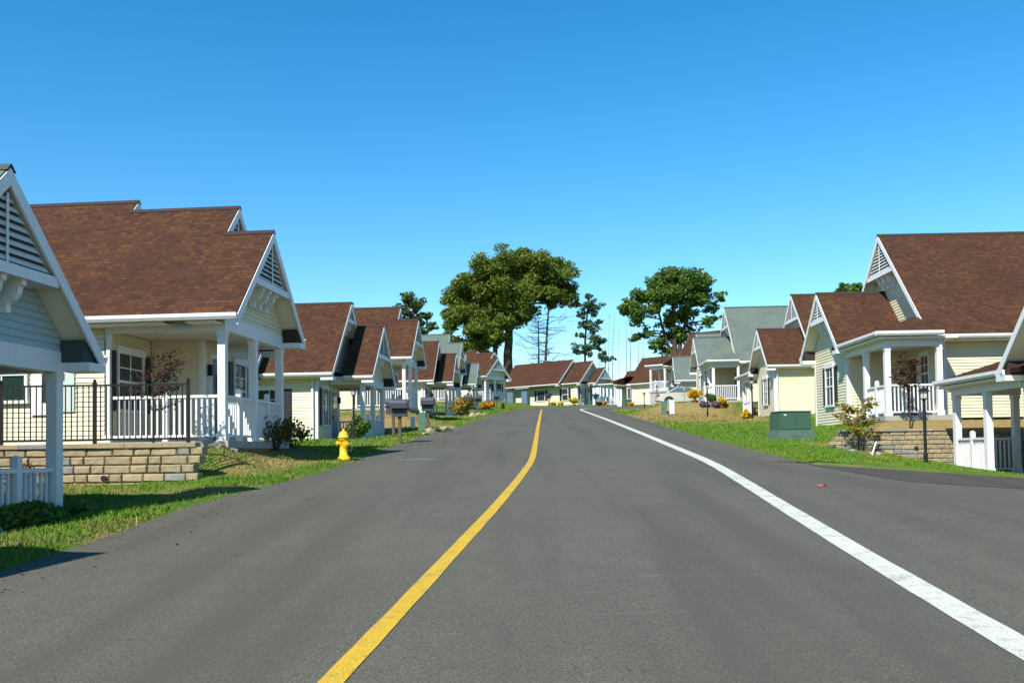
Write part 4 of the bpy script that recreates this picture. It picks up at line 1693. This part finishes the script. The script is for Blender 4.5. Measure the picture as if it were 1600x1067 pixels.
obj('flange_bolts', fb, 'hydrant', hy)
ch = MB()
pts = [(.20, 0, .40), (.22, -.01, .30), (.20, -.03, .23), (.16, -.05, .22), (.12, -.06, .28)]
ch.tube(pts, [.008] * 5, 5)
obj('chain', ch, 'rim', hy)


def mailbox(label, p, rz, double=False):
    root = empty('mailbox', p, rz, label, 'mailbox', 'mailboxes along the street')
    obj('post', MB().box(-.05, .05, -.05, .05, -.15, 1.06), 'wood', root)
    obj('support_arm', MB().box(-.30, .30, -.06, .06, 1.06, 1.10), 'wood', root)
    ys_ = (-.15, .15) if double else (0,)
    for y in ys_:
        prof = [(y - .125, 1.10), (y + .125, 1.10), (y + .125, 1.27)] + [(y + .125 * math.cos(a), 1.27 + .125 * math.sin(a)) for a in [math.pi * k / 8 for k in range(1, 8)]] + [(y - .125, 1.27)]
        b = obj('box', MB().prism(prof, 'u', -.26, .26), 'box_grey', root)
        pr2 = [(y + (q[0] - y) * 1.05, 1.10 + (q[1] - 1.10) * 1.03) for q in prof]
        obj('box_door', MB().prism(pr2, 'u', .262, .275), 'box_grey', b)
    nb = MB().box(-.24, .24, -.125, .125, .84, 1.055)
    obj('paper_box', nb, 'box_grey', root)
    cp = MB().prism([(-.06, 1.10), (.06, 1.10), (.06, 1.50), (0, 1.56), (-.06, 1.50)], 'v', -.03, .03)
    obj('post_cap', cp, 'box_grey', root)
    return root


MB_SPOTS = [(625, 692, 30.0, True, 'grey double mailbox on a dark post past the fire hydrant'),
            (615, 680, 33.5, False, 'grey mailbox on a thin post just behind the double mailbox'),
            (669, 679, 37.5, True, 'grey mailbox by the green cable pedestal at the stone edging'),
            (731, 650, 62, True, 'grey mailbox on the bank, nearer one of the far pair'),
            (747, 648, 65, True, 'grey mailbox on the bank, further one of the far pair'),
            (776, 638, 83, True, 'grey mailbox on the bright lawn before the double gable'),
            (858, 637, 101, True, 'dark mailbox in front of the corner of the end cottage'),
            (931, 637, 101, True, 'dark mailbox in front of the small porch gable')]
for px, py, d, dbl, lab in MB_SPOTS:
    q = gpt(px, py, d)
    mailbox(lab, q, R(-4) if d < 90 else R(-60), dbl)


def lamp(label, p, h, head=True):
    root = empty('lamp_post', p, 0, label, 'street lamp', 'black lamp posts')
    obj('post', MB().lathe([(.055, -.2), (.055, .25), (.04, .27), (.04, h - .36), (.055, h - .35), (.03, h - .33)], 10), 'iron', root)
    if head:
        hd = obj('lantern_base', MB().lathe([(.05, h - .33), (.085, h - .31), (.085, h - .30)], 6), 'iron', root)
        obj('lantern_glass', MB().lathe([(.075, h - .298), (.105, h - .12)], 6), 'lamp_glass', root)
        ribs = MB()
        for k in range(6):
            a = 2 * math.pi * k / 6
            ribs.tube([(.078 * math.cos(a), .078 * math.sin(a), h - .30), (.108 * math.cos(a), .108 * math.sin(a), h - .118)], [.007, .007], 4)
        obj('lantern_frame', ribs, 'iron', root)
        obj('lantern_roof', MB().lathe([(.145, h - .125), (.145, h - .11), (.12, h - .09), (.05, h - .03), (.02, h - .02), (.02, h), (.004, h + .01)], 10), 'iron', root)
    return root


LAMPS = [(1447, 734, 23.2, 1.92, 'black lantern lamp post before the pale tan wall'),
         (1106, 662, 53, 1.95, 'black lamp post on the dry bank below the white porch rail'),
         (1176, 660, 47, 2.1, 'black lamp post beside the porch by the transformer'),
         (1027, 637, 84, 2.1, 'black lantern lamp post on the lawn near the parked car'),
         (1007, 641, 82, 1.5, 'short dark post on the lawn near the bend'),
         (553, 690, 33.6, 2.05, 'black lamp post at the shaded porch behind the hydrant'),
         (697, 652, 64, 2.1, 'black lamp post at the low brown roofed porch'),
         (740, 640, 88, 2.3, 'dark lamp post by the low grey green porch')]
for px, py, d, h, lab in LAMPS:
    lamp(lab, gpt(px, py, d), h)

g_ = gpt(1235, 682, 30.5)
tr = empty('transformer', g_, R(6), 'green pad-mounted electric transformer box on the lawn', 'transformer')
obj('pad', MB().prism([(-.66, -.10), (.66, -.10), (.62, .30), (-.62, .30)], 'v', -.55, .55), 'util_pad', tr)
obj('pad_plate', MB().box(-.18, .20, -.565, -.551, .08, .27), 'util_pad', tr)
bx = MB().prism([(-.46, .305), (.46, .305), (.46, .84), (.30, .93), (-.46, .93)], 'u', -.56, .56)
obj('cabinet', bx, 'util_green', tr)
obj('lid', MB().box(-.585, .585, -.49, .30, .932, .955), 'util_green', tr)
obj('door_panel', MB().box(.012, .54, -.478, -.462, .33, .90), 'util_green', tr)
obj('door_panel', MB().box(-.54, -.012, -.478, -.462, .33, .90), 'util_green', tr)
tr.scale = (.94, .94, .94)
obj('warning_label', MB().box(-.42, -.32, -.484, -.4785, .80, .84), 'ped_white', tr)


def pedestal(label, px, py, d, h, r, mat):
    root = empty('cable_pedestal', gpt(px, py, d), 0, label, 'utility pedestal', 'cable pedestals')
    obj('casing', MB().prism([(-r, -.1), (r, -.1), (r, h - .05), (r * .7, h), (-r * .7, h), (-r, h - .05)], 'v', -r * .8, r * .8), mat, root)
    obj('cover_seam', MB().box(-r - .006, r + .006, -r * .8 - .006, r * .8 + .006, h * .42, h * .45), mat, root)
    obj('base_collar', MB().box(-r - .03, r + .03, -r * .8 - .03, r * .8 + .03, -.1, .1), 'util_pad', root)


pedestal('pale cable pedestal on the dry bank near the stone edging', 645, 661, 41.5, .62, .09, 'ped_white')
pedestal('green cable pedestal leaning by the mailbox at the stone edging', 660, 668, 39, .78, .14, 'ped_green')
pedestal('green cable pedestal on the right verge beside a white one', 1038, 657, 56, .80, .14, 'ped_green')
pedestal('white cable pedestal on the right verge beside a green one', 1050, 657, 55, .92, .14, 'ped_white')
pedestal('green cable pedestal on the bright lawn before the double gable', 786, 637, 84, .8, .15, 'ped_green')
pedestal('white cable pedestal on the lawn tip at the bend', 968, 637, 92, .75, .2, 'ped_white')
pedestal('dark green cable pedestal on the lawn tip at the bend', 975, 637, 93, .85, .2, 'util_green')

# parked car: tail to the street
cz = at(1068, 633, 72)
cz.z = gz(cz.x, cz.y)
car = empty('parked_car', (cz.x + .2, cz.y, cz.z), R(-4), 'silver beige sedan parked on the bank with red tail lamp towards the street', 'car')
prof = [(-2.25, .42), (-2.28, .62), (-2.20, .88), (-1.95, .97), (-1.35, 1.0), (-.95, 1.02), (.95, .98), (1.55, .93), (2.15, .82), (2.3, .62), (2.28, .40), (1.8, .30), (-1.8, .30)]
mb = MB()
secs = []
for y, kx, kz in ((-.86, .985, 0), (-.88, 1.0, 0), (0, 1.0, .02), (.88, 1.0, 0), (.86, .985, 0)):
    secs.append([(x * kx, y, z + (kz if z > .8 else 0)) for x, z in prof])
nb = len(prof)
for s_ in secs:
    mb.v += s_
for a in range(len(secs) - 1):
    for i in range(nb):
        j = (i + 1) % nb
        mb.f.append((a * nb + i, a * nb + j, (a + 1) * nb + j, (a + 1) * nb + i))
mb.f.append(tuple(range(nb)))
mb.f.append(tuple(range(4 * nb, 5 * nb))[::-1])
mb.uv = [None] * len(mb.f)
obj('body', mb, 'car_paint', car, False)
roof = MB()
lo = [(-1.62, .99), (1.05, .98)]
hi = [(-.80, 1.40), (.30, 1.40)]
V = [(lo[0][0], -.80, .99), (lo[1][0], -.80, .985), (hi[1][0], -.60, 1.40), (hi[0][0], -.60, 1.40)]
V2 = [(x, -y, z) for x, y, z in V]
for q in ([V[0], V[1], V[2], V[3]], [V2[3], V2[2], V2[1], V2[0]], [V[3], V[2], V2[2], V2[3]], [V[0], V[3], V2[3], V2[0]], [V[2], V[1], V2[1], V2[2]]):
    roof.face(q)
obj('cabin', roof, 'car_paint', car)


def inset(q, f, off):
    c = sum((Vector(p) for p in q), Vector()) / len(q)
    n = (Vector(q[1]) - Vector(q[0])).cross(Vector(q[2]) - Vector(q[0])).normalized() * off
    return [tuple(c + (Vector(p) - c) * f + n) for p in q]


for nm, q in (('side_window', [V[0], V[1], V[2], V[3]]), ('side_window', [V2[3], V2[2], V2[1], V2[0]]), ('rear_window', [V[3], V[0], V2[0], V2[3]]), ('windscreen', [V[1], V[2], V2[2], V2[1]])):
    n = (Vector(q[1]) - Vector(q[0])).cross(Vector(q[2]) - Vector(q[0]))
    c = sum((Vector(p) for p in q), Vector()) / 4
    s_ = .008 if n.dot(c - Vector((-.2, 0, 1.1))) > 0 else -.008
    m = MB()
    m.face(inset(q, .86, s_))
    obj(nm, m, 'car_glass', car)
obj('pillar', MB().box(-.25, -.18, -.735, -.70, 1.02, 1.36), 'car_paint', car)
for x in (-1.38, 1.40):
    for y in (-.80, .80):
        wl = obj('wheel', MB().tube([(x, y - .10, .31), (x, y + .10, .31)], [.31, .31], 18), 'rubber', car)
        obj('rim', MB().tube([(x, y - .112, .31), (x, y + .112, .31)], [.19, .19], 14), 'rim', wl)
        ar = obj('wheel_arch', MB().tube([(x, y - .086 * (1 if y < 0 else -1) - .005, .34), (x, y - .09 * (1 if y < 0 else -1), .34)], [.38, .38], 18), 'dark', car)
for s in (-1, 1):
    obj('tail_lamp', MB().box(-2.265, -2.12, s * .72 - .165, s * .72 + .165, .70, .86), 'red_lens', car)
    obj('head_lamp', MB().box(2.0, 2.24, s * .62 - .16, s * .62 + .16, .66, .80), 'lamp_glass', car)
obj('bumper', MB().box(-2.33, -2.15, -.84, .84, .40, .60), 'car_paint', car)
obj('door_seam', MB().box(-.22, -.205, -.884, -.876, .36, .98), 'dark', car)
obj('door_handle', MB().box(-.42, -.26, -.905, -.88, .80, .84), 'car_paint', car)

# teal porch chairs at the end of the street
for i, px in enumerate((936, 944, 953)):
    q = gpt(px, 634, 104.5)
    r_ = empty('porch_chair', (q.x, q.y, q.z + .02), R(30 * i), 'blue grey porch chair under the small end gable', 'chair', 'chairs on the end porch')
    obj('seat', MB().box(-.3, .3, -.28, .28, .40, .46), 'chair', r_)
    obj('backrest', MB().box(-.3, .3, .24, .30, .46, 1.0), 'chair', r_)
    for sx_, sy_ in ((-1, -1), (1, -1), (-1, 1), (1, 1)):
        obj('leg', MB().box(sx_ * .26 - .03, sx_ * .26 + .03, sy_ * .24 - .03, sy_ * .24 + .03, 0, .40), 'chair', r_)

p = on_road(1284, 760)
lf = MB()
for k in range(6):
    a0 = 2 * math.pi * k / 6
    lf.face([(0, 0, .02), (.09 * math.cos(a0), .05 * math.sin(a0), .012 + .03 * (k % 2)), (.09 * math.cos(a0 + 1), .05 * math.sin(a0 + 1), .012)])
tag(obj('fallen_leaf', lf, 'orange', None, False, (p.x, p.y, float(base(p.x, p.y)))), 'bright orange fallen leaf on the asphalt', 'leaf')

# ------------------------------------------------------------------ grass
def in_pad(x, d):
    m = np.zeros_like(x, dtype=bool)
    for h in (L1, L2, L3, R0, R1, R2):
        c, s = math.cos(h.th), math.sin(h.th)
        dx_, dy_ = x - h.o.x, d - h.o.y
        lu = h.side * (c * dx_ - s * dy_)
        lv = h.fl * (s * dx_ + c * dy_)
        m |= (lu < .2) & (lv > (.1 if h.typ == 'A' else .1)) & (lv < (6.0 if h.typ == 'A' else 10)) & (lu > -13)
    m |= (np.abs(d - LWALL_D - .1) < .25) & (x < LWALL_X)
    m |= (np.abs(d - RWALL_D - .1) < .25) & (x > RWALL_X)
    m |= (d > LWALL_D) & (d < 19.2) & (x < -6.9)
    m |= (d > RWALL_D) & (d < 28.7) & (x > 9.6)
    return m


GV, GF, GD, GT = [], [], [], []
nv = 0
for (x0, x1, d0, d1, dens, hgt, wid) in [(-9, -3.2, 7.0, 12, 900, .085, .010), (-9, -3.0, 12, 18, 750, .085, .012), (-8, -2.5, 18, 27, 420, .08, .016), (-9, -1.5, 27, 45, 170, .09, .026),
                                         (6, 14.5, 20.5, 29, 420, .085, .017), (6, 13, 29, 42, 200, .09, .026), (6, 16, 42, 70, 70, .11, .045), (-9, 1, 45, 75, 60, .11, .045), (4, 16, 70, 105, 35, .13, .07), (-8, 8, 75, 118, 35, .13, .07)]:
    n = int((x1 - x0) * (d1 - d0) * dens)
    x = RNG.uniform(x0, x1, n)
    d = RNG.uniform(d0, d1, n)
    sd = road_sd(x, d)
    thin = RNG.random(n) < (.35 + 1.3 * (fnoise(x, d, .5, 9) + .5))
    ok = (sd > -.02 + RNG.random(n) * .10) & ~in_pad(x, d) & thin
    x, d = x[ok], d[ok]
    n = len(x)
    z = ground(x, d) + .05 * fnoise(x, d, .9, 1) + .03 * fnoise(x, d, .37, 2) - .008
    h = hgt * .62 * RNG.uniform(.35, 1.25, n) * (1 + 1.1 * np.clip(fnoise(x, d, .7, 4), -.3, .5))
    an = RNG.uniform(0, 2 * np.pi, n)
    lean = h * RNG.uniform(.15, .9, n)
    la = RNG.uniform(0, 2 * np.pi, n)
    wv = wid * RNG.uniform(.6, 1.3, n)
    a = np.stack([x - np.cos(an) * wv, d - np.sin(an) * wv, z], 1)
    b = np.stack([x + np.cos(an) * wv, d + np.sin(an) * wv, z], 1)
    c = np.stack([x + np.cos(la) * lean, d + np.sin(la) * lean, z + h], 1)
    GV.append(np.stack([a, b, c], 1).reshape(-1, 3))
    GF.append(nv + np.arange(3 * n).reshape(-1, 3))
    GD.append(np.repeat(dry(x, d), 3))
    GT.append(np.repeat(np.clip(RNG.normal(.3, .25, n), 0, 1), 3))
    nv += 3 * n
gm = np_mesh('grass', np.concatenate(GV), np.concatenate(GF), 'blade', {'dry': np.concatenate(GD), 'tint': np.concatenate(GT)})
tag(link('grass', gm), 'short uneven lawn grass on the verges and banks', 'grass', kind='stuff')

# fallen leaves and grit gathered along the broken edge of the asphalt
def litter(name, label, cat, mat, n, size, flat, spread, seed):
    rng = np.random.default_rng(seed)
    V, T = [], []
    d = 6 + 40 * rng.random(n) ** 1.5
    side_ = rng.random(n) < .55
    off = np.abs(rng.normal(0, spread, n)) * np.where(rng.random(n) < .35, -1, 1.0)
    xl = interp(EDGE_L, d) - off
    mrx = interp([(-40, EDGE_R[2][1])] + EDGE_R[2:], np.maximum(d, EDGE_R[2][0] + .3)) + off
    dd = np.where(side_, d, np.maximum(d, EDGE_R[2][0] + .4))
    x = np.where(side_, xl, mrx)
    z = np.maximum(ground(x, dd), base(x, dd)) + .006 + .012 * rng.random(n)
    C = np.stack([x, dd, z], 1)
    a = rng.normal(size=(n, 3))
    a[:, 2] *= flat
    a /= np.linalg.norm(a, axis=1)[:, None]
    b = np.cross(a, np.array([0, 0, 1.0])[None, :] + rng.normal(size=(n, 3)) * flat)
    b /= np.linalg.norm(b, axis=1)[:, None]
    s_ = size * rng.uniform(.5, 1.3, n)[:, None]
    V = np.stack([C - a * s_, C + b * s_ * .6, C + a * s_, C - b * s_ * .6], 1).reshape(-1, 3)
    o = link(name, np_mesh(name, V, np.arange(4 * n).reshape(-1, 4), mat, {'tint': np.repeat(rng.random(n), 4)}))
    tag(o, label, cat, kind='stuff')


litter('leaf_litter', 'small brown leaves and bits scattered along the road edge', 'leaves', 'leaf_shrub', 2200, .020, .35, .45, 71)
litter('grit', 'loose pale grit along the broken asphalt edge', 'gravel', 'grit', 4200, .010, .6, .16, 72)
